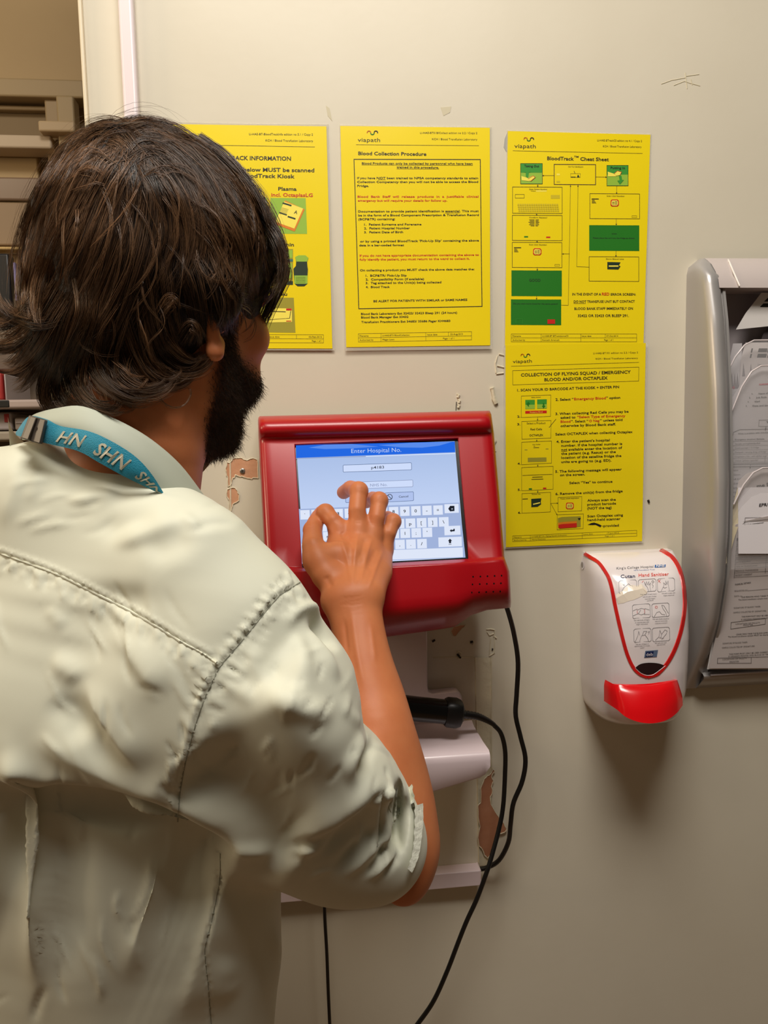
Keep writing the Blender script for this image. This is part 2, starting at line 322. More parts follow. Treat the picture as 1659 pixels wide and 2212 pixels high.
footer(t, sf, (340, 240, 4.0975), 260, 1976, 1210, 72, [(180, 1), (715, 1), (970, 0)], [(12, 90, 'Filename'), (200, 480, 'LI-HAE-BT-BloodTrackInfo'), (728, 820, 'Issue date'), (1080, 1195, '03-Feb-2015')], [(12, 140, 'Authorised by'), (1108, 1195, 'Page 1 of 1')], .003)
# poster B
t, sf = poster('yellow laminated poster headed Blood Collection Procedure, above the red kiosk', [(735, 272), (1058, 276), (1059, 746), (748, 750)], (2, 3, 4, 8), .0015, .005)
CR = (720, 250, 4.253)
D = Draw(sf, *CR); logo(D, 308, 156, 1.22); D.text('viapath', 224, 238, 430, 240, 36, bold=0); D.build('logo', PM, t)
D = Draw(sf, *CR); D.text('LI-HAE-BT01BlCollect edition no 2.2 / Copy 2', 797, 165, 1322, 167, 18, bold=0.0); D.text('KCH / Blood Transfusion Laboratory', 907, 223, 1322, 226, 18, bold=0.0); D.line([(210, 266), (1336, 275)], 3); D.build('header_lettering', PM, t)
D = Draw(sf, *CR); D.text('Blood Collection Procedure', 229, 360, 855, 367, 31, bold=.022); D.build('heading', PM, t)
D = Draw(sf, *CR); D.line([(190, 400), (1350, 402), (1366, 1752), (234, 1773)], 7, 0, .0002, True); D.build('border_box', PM, t)
paragraphs(sf, CR, [
 ('Blood Products can only be collected by personnel who have been', 262, 446, 1280, 449, 0), ('trained in this procedure.', 582, 481, 970, 484, 0),
 ('If you have NOT been trained to NPSA competency standards to attain', 219, 581, 1331, 582, 0), ('Collection Competency then you will not be able to access the Blood', 219, 617, 1331, 616, 0), ('Fridge.', 220, 653, 327, 653, 0),
 ('Blood  Bank  Staff  will  release  products  in  a  justifiable  clinical', 222, 752, 1334, 751, 1), ('emergency but will require your details for follow up.', 225, 788, 1047, 788, 1),
 ('Documentation to provide patient identification is essential. This must', 228, 888, 1336, 884, 0), ('be in the form of a Blood Component Prescription & Transfusion Record', 229, 924, 1337, 920, 0), ('(BCP&TR) containing:', 230, 960, 567, 957, 0),
 ('1.  Patient Surname and Forename', 283, 1008, 810, 1006, 0), ('2.  Patient Hospital Number', 283, 1043, 703, 1041, 0), ('3.  Patient Date of Birth', 283, 1079, 641, 1077, 0),
 ('or by using a printed BloodTrack \u2018Pick-Up Slip\u2019 containing the above', 246, 1163, 1338, 1154, 0), ('data in a bar-coded format', 238, 1199, 649, 1197, 0),
 ('If you do not have appropriate documentation containing the above to', 241, 1294, 1338, 1286, 1), ('fully identify the patient, you must return to the ward to collect it.', 241, 1330, 1252, 1321, 1),
 ('On collecting a product you MUST check the above data matches the:', 245, 1429, 1296, 1418, 0), ('1.  BCP&TR/ Pick-Up Slip', 296, 1478, 673, 1475, 0), ('2.  Compatibility Form (if available)', 297, 1513, 833, 1508, 0), ('3.  Tag attached to the Unit(s) being collected', 297, 1546, 992, 1538, 0), ('4.  Blood Track', 298, 1583, 519, 1581, 0),
 ('BE ALERT FOR PATIENTS WITH SIMILAR or SAME NAMES', 369, 1713, 1231, 1699, 0), ('Blood Bank Laboratory Ext 32422/ 32423 Bleep 291 (24 hours)', 254, 1830, 1137, 1817, 0), ('Blood Bank Manager Ext 33432', 255, 1862, 690, 1856, 0), ('Transfusion Practitioners Ext 34683/ 35686 Pager KH4683', 257, 1905, 1075, 1893, 0)], t, 19, 46, [((262, 453), (1280, 456)), ((582, 488), (970, 490)), ((414, 587), (478, 587)), ((1026, 893), (1160, 892))])
footer(t, sf, CR, 230, 2003, 1040, 76, [(208, 1), (620, 1), (828, 0)], [(12, 92, 'Filename'), (220, 470, 'LI-HAE-BT01BloodCollection'), (634, 725, 'Issue date'), (845, 960, '23-Aug-2015')], [(12, 138, 'Authorised by'), (222, 330, 'Megan Lawn'), (778, 880, 'Page 1 of 1')], -.019)
# poster C
t, sf = poster('yellow laminated poster headed Cheat Sheet with green boxes and a flow chart', [(1097, 283), (1405, 291), (1390, 742), (1091, 746)], (2, 2, 3, 1), .0012, .003)
CR = (1070, 260, 4.423)
D = Draw(sf, *CR); logo(D, 270, 180, 1.18, .02); D.text('viapath', 182, 262, 386, 266, 38, bold=0); D.build('logo', PM, t)
D = Draw(sf, *CR); D.text('LI-HAE-BTrackCS edition no 4.1 / Copy 2', 975, 199, 1400, 206, 19, bold=0); D.text('KCH / Blood Transfusion Laboratory', 1028, 256, 1396, 262, 19, bold=0); D.line([(168, 290), (1405, 316)], 3); D.build('header_lettering', PM, t)
D = Draw(sf, *CR); D.text('BloodTrack', 495, 378, 750, 383, 33, bold=.022); D.text('TM', 752, 356, 795, 357, 18, bold=.01); D.text('Cheat Sheet', 811, 384, 1084, 389, 33, bold=.022); D.build('heading', PM, t)
def tile(x0, y0, x1, y1, tx, up):
    D = Draw(sf, *CR); D.box(x0, y0, x1, y1, 3); D.box(x0, y0, x1, y0+(y1-y0)*.45, 10, 0, .0002); D.rect(x0, y0, x1, y1, 4, 9, 0, .0003)
    w = x1-x0; D.text(tx, x0+w*.17, y0+33, x0+w*.85, y0+35, 21, 9, .02, .0005)
    if up:
        D.poly([(x0+35, y0+85), (x0+70, y0+45), (x0+98, y0+82), (x0+80, y0+84), (x0+72, y0+142), (x0+50, y0+120), (x0+50, y0+86)], 10, .0005); D.poly([(x0+75, y0+140), (x0+120, y0+115), (x0+140, y0+130), (x0+100, y0+168), (x0+75, y0+160)], 4, .0006); D.line([(x0+75, y0+145), (x0+120, y0+118), (x0+140, y0+132), (x0+100, y0+166)], 4, 7, .0007)
        D.poly([(x0+8, y0+120), (x0+75, y0+140), (x0+90, y0+170), (x0+10, y0+160)], 4, .0004)
    else:
        D.poly([(x0+115, y0+100), (x0+138, y0+98), (x0+146, y0+140), (x0+163, y0+138), (x0+125, y0+182), (x0+100, y0+145), (x0+122, y0+142)], 10, .0005); D.poly([(x0+70, y0+80), (x0+100, y0+52), (x0+140, y0+64), (x0+125, y0+92), (x0+90, y0+100)], 4, .0006); D.line([(x0+70, y0+80), (x0+100, y0+52), (x0+140, y0+64), (x0+125, y0+92)], 4, 7, .0007)
        D.poly([(x0+8, y0+60), (x0+75, y0+82), (x0+90, y0+105), (x0+10, y0+105)], 4, .0004)
    D.build('picture_tile', PM, t)
tile(241, 412, 449, 607, 'Taking Out', True); tile(1066, 430, 1269, 625, 'Putting In', False)
def bag(D, x, y):
    D.poly([(x-38, y-20), (x-28, y-32), (x+28, y-32), (x+40, y-18), (x+40, y+20), (x+28, y+34), (x-28, y+34), (x-40, y+20)], 7); D.poly([(x-30, y-14), (x-22, y-23), (x+22, y-23), (x+32, y-12), (x+32, y+14), (x+22, y+26), (x-22, y+26), (x-32, y+14)], 4, .0005)
    for k in range(3): D.line([(x-22, y-8+k*10), (x-2, y-8+k*10)], 3, 0, .0007); D.line([(x+5, y-12+k*12), (x+22, y-12+k*12)], 4, 0, .0007)
def flow(x0, y0, x1, y1, title, fill=None, extra=None, col=0, wl=4):
    D = Draw(sf, *CR)
    if fill is not None: D.box(x0, y0, x1, y1, fill)
    D.rect(x0, y0, x1, y1, wl, col if fill is None else fill, .006)
    if title: w = x1-x0; D.text(title, x0+w*.34, y0+26, x0+w*.70, y0+28, 11, 0, .01, .0005)
    if extra: extra(D)
    D.build('flow_box', PM, t)
flow(562, 420, 958, 612, 'Scan Your Identification', None, lambda D: (D.rect(720, 508, 812, 545, 2, 9), D.line([(724, 540), (765, 540)], 4, 9), D.line([(752, 485), (762, 508)], 4, 9), D.poly([(780, 542), (790, 516), (805, 542)], 9), D.box(586, 508, 616, 526, 4), D.box(584, 578, 618, 594, 14)), 6, 6)
def kb(D):
    D.text('Forename', 340, 678, 386, 679, 8); D.rect(190, 707, 276, 742, 3); D.box(530, 713, 616, 748, 14); D.box(390, 668, 490, 682, 4)
    for r in range(4):
        for c in range(18): D.box(212+c*21.8+r*3, 797+r*20, 229+c*21.8+r*3, 812+r*20, 14, 0, .0003)
flow(164, 636, 638, 886, 'Enter Patient Number', None, kb)
def cp(D):
    for k, w in enumerate((70, 62, 80, 64, 72, 50)): D.line([(375-w*.7, 950+k*11.5), (372, 950+k*11.5)], 5); D.line([(386, 950+k*11.5), (386+w*.4, 950+k*11.5)], 5)
    D.box(275, 1106, 313, 1119, 2); D.box(486, 1110, 525, 1124, 7)
flow(162, 906, 638, 1146, 'Confirm Patient?', None, cp)
def su(x, y):
    def g(D):
        D.line([(x, y), (x+60, y)], 8, 12)
        for k in range(4): D.line([(x, y+12+k*9), (x+22+k*5, y+12+k*9)], 4)
    return g
flow(161, 1165, 636, 1404, 'Scan Unit Number', None, lambda D: (su(182, 1217)(D), bag(D, 400, 1254), D.rect(568, 1376, 614, 1392, 2)))
flow(903, 700, 1378, 938, 'Scan Unit Number', None, lambda D: (su(924, 751)(D), bag(D, 1140, 788), D.rect(1305, 912, 1352, 928, 2)))
flow(899, 1003, 1373, 1243, None, 2, lambda D: (D.text('GOOD', 1112, 1089, 1160, 1090, 11, 9, .02), D.text('Please place the unit into the fridge as shown', 933, 1129, 1330, 1132, 12, 9, .02)))
flow(896, 1302, 1371, 1536, 'Store Blood Unit', None, lambda D: (D.poly([(1070, 1353), (1196, 1356), (1180, 1385), (1196, 1395), (1175, 1425), (1070, 1422)], 9), D.line([(1090, 1392), (1170, 1392)], 12, 4, .0006)))
flow(156, 1435, 633, 1676, None, 2, lambda D: D.text('GOOD', 323, 1540, 431, 1541, 27, 9, .01))
flow(151, 1712, 627, 1952, None, 2, lambda D: (D.text('Do you want more blood for the same patient?', 172, 1757, 597, 1760, 14, 9, .01), D.box(498, 1902, 571, 1944, 7, 0, .0004), D.rect(196, 1900, 262, 1942, 2, 10, 0, .0004)))
for a in [((562, 527), (452, 527)), ((960, 540), (1064, 542)), ((405, 612), (404, 634)), ((395, 888), (394, 908)), ((398, 1148), (399, 1166)), ((401, 1407), (401, 1434)), ((395, 1680), (394, 1711)), ((1160, 628), (1159, 701)), ((1155, 941), (1155, 1001)), ((1153, 1246), (1152, 1302)), ((708, 1276), (640, 1276))]: D = Draw(sf, *CR); D.arrow(a[0], a[1], 3, 12); D.build('flow_arrow', PM, t)
D = Draw(sf, *CR)
D.line([(627, 1765), (697, 1767), (706, 1276), (718, 618)], 3); D.line([(893, 1402), (778, 1398), (790, 618)], 3); D.poly([(712, 632), (718, 616), (725, 632)], 0); D.poly([(783, 632), (790, 616), (796, 632)], 0)
D.build('flow_line', PM, t)
D = Draw(sf, *CR)
D.text('IN THE EVENT OF A', 735, 1672, 1010, 1673, 23, 0, .02); D.text('RED', 1018, 1672, 1090, 1673, 27, 7, .02); D.text('ERROR SCREEN:', 1102, 1673, 1342, 1673, 22, 0, .02)
D.text('DO NOT TRANSFUSE UNIT BUT CONTACT', 749, 1743, 1333, 1741, 23, 0, .02); D.line([(749, 1750), (862, 1750)], 3); D.text('BLOOD BANK STAFF IMMEDIATELY ON', 755, 1810, 1315, 1808, 23, 0, .02); D.text('32422 OR 32423 OR BLEEP 291.', 788, 1878, 1276, 1877, 24, 0, .02)
D.build('body_lettering', PM, t)
footer(t, sf, CR, 152, 2040, 1198, 76, [(285, 1), (664, 1), (898, 0)], [(12, 92, 'Filename'), (297, 545, 'LI-HAE-BT-BTrackdonnaCS'), (674, 765, 'Issue date'), (910, 1020, '07-Oct-2014')], [(12, 132, 'Authorised by'), (297, 460, 'Kenneth Amenuah'), (888, 975, 'Page 1 of 1')], 0.0)
# poster D
t, sf = poster('yellow laminated poster on collecting emergency blood, above the hand sanitiser', [(1092, 746), (1395, 741), (1387, 1169), (1093, 1182)], (3, 0, 4, 3), .0045, .0035)
CR = (1070, 730, 4.706)
D = Draw(sf, *CR); logo(D, 257, 180, 1.15, -.02); D.text('viapath', 178, 256, 371, 250, 34, bold=0); D.build('logo', PM, t)
D = Draw(sf, *CR); D.text('LI-HAE-BT101 edition no 2.2 / Copy 2', 996, 164, 1450, 155, 17, bold=0); D.text('KCH / Blood Transfusion Laboratory', 1020, 220, 1449, 212, 17, bold=0); D.line([(162, 287), (1460, 248)], 3); D.build('header_lettering', PM, t)
D = Draw(sf, *CR); D.line([(176, 332), (1460, 296), (1457, 438), (177, 477)], 3, 0, .0002, True); D.text('COLLECTION OF FLYING SQUAD / EMERGENCY', 260, 392, 1377, 360, 31, 0, .02); D.text('BLOOD AND/OR OCTAPLEX', 499, 439, 1142, 421, 31, 0, .02); D.build('heading', PM, t)
paragraphs(sf, CR, [('1. SCAN YOUR ID BARCODE AT THE KIOSK + ENTER PIN', 223, 544, 1258, 509, 25, 0), ('2. Select \u201c', 612, 639, 795, 634, 25, 0), ('Emergency Blood', 801, 633, 1124, 622, 25, 1), ('\u201d option', 1128, 622, 1270, 617, 25, 0),
 ('3. When collecting Red Cells you may be', 611, 783, 1355, 758, 24, 0), ('asked to', 663, 821, 815, 816, 24, 0), ('\u201cSelect Type of Emergency', 832, 815, 1322, 802, 24, 1), ('Blood', 663, 862, 765, 859, 24, 1), ('\u201d. Select \u201c', 770, 860, 945, 855, 24, 0), ('O Neg', 953, 855, 1058, 851, 24, 1), ('\u201d unless told', 1064, 851, 1293, 842, 24, 0), ('otherwise by Blood Bank staff.', 663, 905, 1225, 888, 24, 0),
 ('Select OCTAPLEX when collecting Octaplex', 611, 991, 1395, 965, 24, 0), ('4. Enter the patient\u2019s hospital', 620, 1066, 1163, 1049, 24, 0), ('number. If the hospital number is', 670, 1106, 1290, 1086, 24, 0), ('not available enter the location of', 670, 1148, 1290, 1126, 24, 0), ('the patient (e.g. Resus) or the', 670, 1188, 1225, 1168, 24, 0), ('location of the satellite fridge the', 670, 1229, 1281, 1208, 24, 0), ('units are going to (e.g. ED).', 670, 1271, 1180, 1255, 24, 0),
 ('5. The following message will appear', 609, 1370, 1286, 1345, 24, 0), ('on the screen.', 657, 1405, 913, 1397, 24, 0), ('Select \u201cYes\u201d to continue', 752, 1485, 1191, 1470, 24, 0), ('6. Remove the unit(s) from the fridge', 612, 1597, 1295, 1567, 24, 0), ('Always scan the', 935, 1664, 1225, 1653, 24, 0), ('product barcode', 935, 1704, 1227, 1692, 24, 0), ('(NOT the tag)', 935, 1744, 1183, 1735, 24, 0), ('Scan Octaplex using', 936, 1824, 1298, 1810, 24, 0), ('hand-held scanner', 936, 1862, 1273, 1849, 24, 0), ('provided', 1100, 1922, 1256, 1916, 24, 0),
 ('2.', 223, 809, 254, 808, 21, 0), ('3.', 223, 888, 254, 887, 21, 0), ('4.', 226, 1288, 257, 1287, 21, 0), ('5.', 228, 1553, 259, 1552, 21, 0), ('6.', 231, 1786, 262, 1785, 21, 0)], t, 24, 46, [((672, 1156), (727, 1154))])
def fb(q, f=None, name='flow_box'):
    D = Draw(sf, *CR); D.line(q, 3, 0, .0002, True)
    if f: f(D)
    D.build(name, PM, t)
fb([(264, 590), (564, 580), (560, 797), (264, 809)], lambda D: (D.box(304, 630, 402, 722, 10, -.02), D.box(425, 625, 523, 718, 10, -.02), D.box(304, 680, 402, 722, 3, -.02, .0003), D.box(425, 675, 523, 718, 3, -.02, .0003), D.poly([(318, 670), (336, 648), (350, 668), (340, 672), (342, 700), (330, 690)], 2, .0006), D.poly([(484, 662), (496, 662), (500, 690), (508, 692), (490, 716), (474, 690), (484, 688)], 2, .0006), D.box(304, 742, 522, 770, 7, -.02), D.text('Emergency Blood', 352, 762, 480, 759, 14, 4, 0, .0005), D.text('Select Action', 366, 609, 462, 606, 11)))
fb([(268, 849), (566, 839), (564, 1018), (270, 1028)], lambda D: (D.text('Select a Product', 320, 878, 511, 874, 20, 0, 0), D.text('Red Cells', 358, 938, 474, 936, 20), D.text('OCTAPLEX', 346, 1000, 486, 997, 20)))
fb([(268, 1060), (572, 1047), (572, 1272), (266, 1288)], lambda D: (D.text('Enter Number', 378, 1088, 460, 1085, 9), D.line([(392, 1100), (402, 1100)], 4), D.line([(390, 1116), (442, 1114)], 5), D.box(330, 1218, 520, 1262, 8, -.02), D.box(298, 1134, 326, 1142, 8), D.box(512, 1124, 540, 1132, 8)))
fb([(268, 1318), (588, 1304), (588, 1538), (268, 1553)], lambda D: (D.line([(278, 1398), (576, 1386)], 4), D.line([(378, 1416), (478, 1412)], 6), D.line([(370, 1438), (484, 1434)], 6), D.box(340, 1528, 372, 1543, 2), D.box(485, 1521, 518, 1537, 7)))
fb([(270, 1582), (562, 1570), (560, 1768), (270, 1782)], lambda D: (D.poly([(365, 1636), (468, 1630), (462, 1660), (466, 1690), (430, 1716), (366, 1720)], 9), D.line([(390, 1690), (450, 1676)], 12, 4, .0006), D.line([(280, 1638), (326, 1636)], 7, 12), D.text('Remove Unit', 373, 1594, 460, 1591, 11)))
fb([(638, 1622), (880, 1612), (878, 1756), (638, 1768)], lambda D: (bag(D, 757, 1706), D.text('Please check expiration', 662, 1640, 850, 1632, 12)), 'unit_picture')
fb([(630, 1798), (896, 1788), (893, 1938), (628, 1950)], lambda D: (D.poly([(636, 1832), (675, 1820), (868, 1812), (868, 1920), (680, 1932), (640, 1928)], 8), D.poly([(636, 1880), (680, 1872), (828, 1862), (828, 1924), (660, 1936), (640, 1928)], 5, .0005), D.poly([(640, 1900), (680, 1892), (828, 1882), (828, 1924), (660, 1936), (642, 1930)], 7, .0006), D.poly([(838, 1832), (872, 1830), (852, 1855)], 12, .0006)), 'carton_picture')
D = Draw(sf, *CR); D.poly([(938, 1900), (975, 1882), (1005, 1877), (1040, 1888), (1078, 1905), (1070, 1925), (1050, 1915), (1020, 1900), (985, 1902)], 12); D.line([(1072, 1910), (1098, 1914)], 3); D.build('scanner_picture', PM, t)
for a in [((429, 806), (429, 838)), ((421, 1030), (421, 1052)), ((431, 1288), (431, 1306)), ((431, 1552), (431, 1570)), ((565, 1682), (636, 1679)), ((565, 1686), (628, 1798))]: D = Draw(sf, *CR); D.arrow(a[0], a[1], 3, 11); D.build('flow_arrow', PM, t)
D = Draw(sf, *CR)
D.line([(547, 910), (615, 826)], 4); D.build('flow_line', PM, t)
footer(t, sf, CR, 176, 2013, 1262, 58, [(180, 1), (707, 1)], [(12, 92, 'Filename'), (195, 550, 'LI-HAE-BT101 Flying Squad Collection'), (720, 815, 'Issue date'), (960, 1080, '17-Jun-2013')], [(12, 142, 'Authorised by'), (195, 335, 'Nancy Mackown'), (940, 1035, 'Page 1 of 1')], -.045)
# ---------------------------------------------------------------- wall damage: bare plaster, lumps, painted-over strip
M_PLAS = mat('bare_plaster', (206, 156, 122), .8, noise=(60, .5), rgb2=(196, 140, 104), bump=(160, .5, .001))
M_PLAS2 = mat('bare_plaster_dark', (176, 122, 92), .8, noise=(60, .5), rgb2=(168, 112, 80), bump=(120, .5, .001))
M_LUMP = mat('filler_lump', (214, 204, 178), .6, bump=(120, .6, .002)); M_HOLE = mat('dark_hole', (46, 34, 22), .9)
LIFT = .0004
def chip(pts, m, name='bare_plaster_patch', rim=True, parent=None):
    c = np.mean(np.array(pts, float), 0); MBx = MB(); MBx.prism([wp(x, y, LIFT) for x, y in pts], (0, .0003, 0)); o = MBx.build(name, m); o['kind'] = 'structure'; o.parent = WALL
    if rim:
        b = MB(); n = len(pts)
        for i in range(n):                                     # raised, curled paint edge
            p, q = np.array(pts[i], float), np.array(pts[(i+1) % n], float)
            b.tube([wp(*p, LIFT), wp(*((p+q)/2+RNG.normal(0, .7, 2)), LIFT+.0004), wp(*q, LIFT)], .0007, 5)
        r = b.build('curled_paint_edge', M_LUMP); r['kind'] = 'structure'; r.parent = WALL
WALL = bpy.data.objects['wall_back']
def cr(x, y, ox, oy, s): return (ox+x/s, oy+y/s)
E4 = lambda P: [cr(x, y, 470, 960, 7.9) for x, y in P]
chip(E4([(160, 300), (215, 315), (260, 245), (320, 235), (380, 230), (440, 255), (500, 275), (560, 245), (605, 235), (680, 265), (690, 320), (695, 578), (610, 570), (595, 595), (500, 575), (410, 540), (400, 555), (300, 515), (295, 560), (260, 570), (240, 650), (225, 700), (180, 720), (175, 560), (150, 500), (135, 420)]), M_PLAS)
chip(E4([(165, 770), (215, 745), (300, 745), (345, 800), (370, 860), (365, 960), (320, 990), (260, 1020), (240, 1100), (210, 1200), (200, 1100), (200, 960), (160, 890)]), M_PLAS)
chip(E4([(220, 1290), (300, 1340), (365, 1400), (350, 1435), (300, 1425), (220, 1370)]), M_PLAS); chip(E4([(315, 1600), (345, 1625), (410, 1635), (410, 1680), (300, 1650)]), M_PLAS)
LIFT = .0034
E6 = lambda P: [cr(x, y, 860, 1640, 6.381) for x, y in P]
chip(E6([(1300, 120), (1335, 165), (1300, 205), (1290, 250), (1315, 300), (1285, 380), (1300, 440), (1270, 520), (1280, 620), (1330, 710), (1410, 830), (1460, 890), (1495, 970), (1470, 1005), (1390, 1030), (1340, 1150), (1290, 1290), (1235, 1365), (1190, 1320), (1160, 1240), (1120, 1200), (1100, 1080), (1130, 930), (1105, 800), (1100, 650), (1140, 600), (1140, 400), (1190, 270), (1230, 230), (1285, 190)]), M_PLAS2)
LIFT = .0004
E5 = lambda P: [cr(x, y, 900, 1320, 5.528) for x, y in P]
chip(E5([(440, 185), (520, 165), (585, 160), (565, 195), (530, 225), (470, 300), (430, 295), (405, 240)]), M_PLAS)
def lumps(P, r, name='filler_lump', m=None):
    b = MB(); b.tube([wp(x, y, r*.3) for x, y in P], r, 6, rs=[r*(.5+.6*abs(math.sin(i*2.1+len(P)))) for i in range(len(P))]); o = b.build(name, m or M_LUMP, smooth=True); o['kind'] = 'structure'; o.parent = WALL
lumps([(1063, 838), (1066, 848), (1067, 860), (1072, 872)], .0035); lumps([(1064, 842), (1069, 868)], .0028)
for a in [(988, 850), (990, 862), (989, 872)]: lumps([a, (a[0]+3, a[1]+4), (a[0]+1, a[1]+9)], .002)
lumps([(986, 868), (985, 886)], .0006, 'wall_crack', M_HOLE)
for P in ([(1078, 765), (1090, 768)], [(1074, 790), (1090, 794)], [(1072, 808), (1088, 806)], [(1075, 768), (1070, 785), (1072, 806)]): lumps(P, .0012)
for P in ([(1020, 880+k), (1024, 886+k)] for k in ()): pass
lumps([(1066, 945), (1070, 952), (1066, 960)], .002); lumps([(1067, 968), (1070, 975)], .0015)
for P in (E5([(185, 365), (220, 345)]), E5([(640, 372), (672, 364)]), E5([(485, 515), (525, 560)]), E5([(898, 455), (912, 458)]), [(1400, 1080), (1402, 1086)]): lumps(P, .0016, 'wall_hole', M_HOLE)
lumps(E5([(475, 500), (500, 482), (530, 500), (528, 540)]), .0018); lumps(E5([(640, 385), (665, 405), (680, 375)]), .0012); lumps(E5([(495, 560), (520, 575)]), .0012)
for P in (E5([(830, 220), (880, 215), (930, 225)]), E5([(840, 250), (870, 290), (920, 270)]), E5([(920, 300), (955, 325)]), E5([(930, 240), (925, 500), (880, 530)]), E5([(885, 320), (870, 540)])): lumps(P, .0012)
# painted-over conduit strip
a, c = wp(1031, 1420), wp(1060, 1870); b = MB(); n = 40
L = []
for i in range(n+1):
    f = i/n; y = 1420+450*f; x0, x1 = 1027+8*f, 1061+0*f
    L.append([wp(x0-2, y, 0), wp(x0, y, .0028+.0006*math.sin(i*1.7)), wp(x0+3, y, .0012), wp((x0+x1)/2, y, .0014+.0004*math.sin(i*2.3)), wp(x1-3, y, .001), wp(x1, y, .0024+.0007*math.sin(i*1.3)), wp(x1+2, y, 0)])
o = b.grid(L).build('filled_conduit_strip', M_LUMP, smooth=True); o['kind'] = 'structure'; o.parent = WALL
b = MB(); b.grid([[wp(935, 1418+k, h), wp(1025, 1417+k, h)] for k, h in ((0, 0), (2, .0008), (4, 0))]); b.tube([wp(497, 985, 0), wp(500, 1240, 0)], .0011, 6); b.tube([wp(1037, 1700, 0), wp(1038, 1870, 0)], .0012, 6); b.tube([wp(930, 1877, 0), wp(1036, 1866, 0)], .0016, 6)
o = b.build('paint_ridge', M_LUMP, smooth=True); o['kind'] = 'structure'; o.parent = WALL
M_SCUF = mat('scuffed_paint', (206, 196, 168), .7); b = MB()
for P in ([(1428, 182), (1450, 174), (1482, 168)], [(1455, 185), (1478, 176), (1490, 180), (1512, 186)], [(1482, 165), (1510, 161)], [(1480, 158), (1482, 176), (1484, 192)], [(1492, 172), (1495, 184)]): b.tube([wp(x, y, -.0003) for x, y in P], .0009, 5)
b.prism([wp(x, y, .0003) for x, y in [(952, 232), (975, 230), (972, 243), (958, 250)]], (0, .0003, 0)); b.prism([wp(x, y, .0003) for x, y in [(704, 228), (712, 234), (718, 262), (708, 250)]], (0, .0003, 0))
o = b.build('scuff_mark', M_SCUF); o['kind'] = 'structure'; o.parent = WALL
M_FILL = mat('grey_filler', (170, 168, 160), .7); b = MB(); b.prism([wp(x, y, .0004) for x, y in [(1096, 285), (1090, 300), (1088, 318), (1094, 328), (1100, 326), (1100, 284)]], (0, .0003, 0)); o = b.build('filler_patch', M_FILL); o['kind'] = 'structure'; o.parent = WALL
# screw in the bare plaster
t = thing('screw', 'round metal screw head in the bare plaster left of the red kiosk', 'screw', tuple(wp(524, 1017, 0)))
c = wp(524, 1017, 0); b = MB(); b.tube([c, c+(0, -.0022, 0), c+(0, -.003, 0)], .0034, 16, rs=[.0036, .0036, .0026]); b.build('screw_head', mat('zinc', (150, 150, 146), .35, .8), t, smooth=True)
b = MB(); b.box(tuple(c+(0, -.0031, 0)), (.004, .0004, .0008)); b.box(tuple(c+(0, -.0031, 0)), (.0008, .0004, .004)); b.build('cross_slot', M_HOLE, t)

# ---------------------------------------------------------------- red kiosk
KA, KB_, = wp(810, 900, .085), wp(835, 1213, .165)
kX = wp(985, 948, 0)-wp(638, 968, 0); kd = KB_-KA; kx = np.array([1.0, 0.0, 0.0]); kn = np.cross(kx, kd); kn /= np.linalg.norm(kn)
if kn[1] > 0: kn = -kn
def kp(px, py, l=0.0):
    r = ray(px, py); return CAM+r*(((KA+kn*l-CAM)@kn)/(r@kn))
M_KR = mat('red_kiosk_paint', (166, 8, 20), .34, coat=.22, bump=(500, .06, .0003), spec=.35); M_KU = mat('kiosk_underside', (196, 178, 174), .4)
M_BEZ = mat('black_bezel', (12, 12, 14), .25)
kt = thing('touchscreen_kiosk', 'red wall kiosk with lit touchscreen and on-screen keyboard being tapped', 'kiosk', tuple(kp(830, 1130, -.06)))
def lerp(a, b, t): return a+(b-a)*t
def interp(x, P):
    for (a, va), (b_, vb) in zip(P[:-1], P[1:]):
        if x <= b_: return lerp(va, vb, max(0, (x-a)/(b_-a)))
    return P[-1][1]
def smooth(a, b_, x): t = min(max((x-a)/(b_-a), 0), 1); return t*t*(3-2*t)
# rows: (yL, yR, lift)   columns: s 0..1 between left edge and right edge
SCR = [(637, 960), (990, 946), (1013, 1207), (653, 1226)]      # recess corners TL TR BR BL
LE = [(898, 561), (903, 557), (945, 558), (1215, 572), (1260, 574), (1330, 578), (1380, 590)]
RE = [(886, 1057), (892, 1061), (935, 1067), (1205, 1090), (1235, 1101), (1300, 1104), (1320, 1102), (1380, 1080)]
cols = [0, .006, .018, .04, .08, .12]+[None]*2
def sc_s(px, py): 
    xl, xr = interp(py, LE), interp(py, RE); return (px-xl)/(xr-xl)
rows = []   # y at s=0, y at s=1, lift, kind
for yl, yr, lf in [(899, 887, -.05), (899, 887, -.016), (902, 889, -.004), (907, 894, .004), (914, 901, .008), (924, 911, .009), (934, 922, .0065), (941, 929, .001), (946, 934, -.004), (952, 941, -.0055)]: rows.append((yl, yr, lf, 'bar'))
for i in range(7): f = i/6; rows.append((lerp(958, 1236, f), lerp(941.9, 1200, f), -.0055, 'scr'))
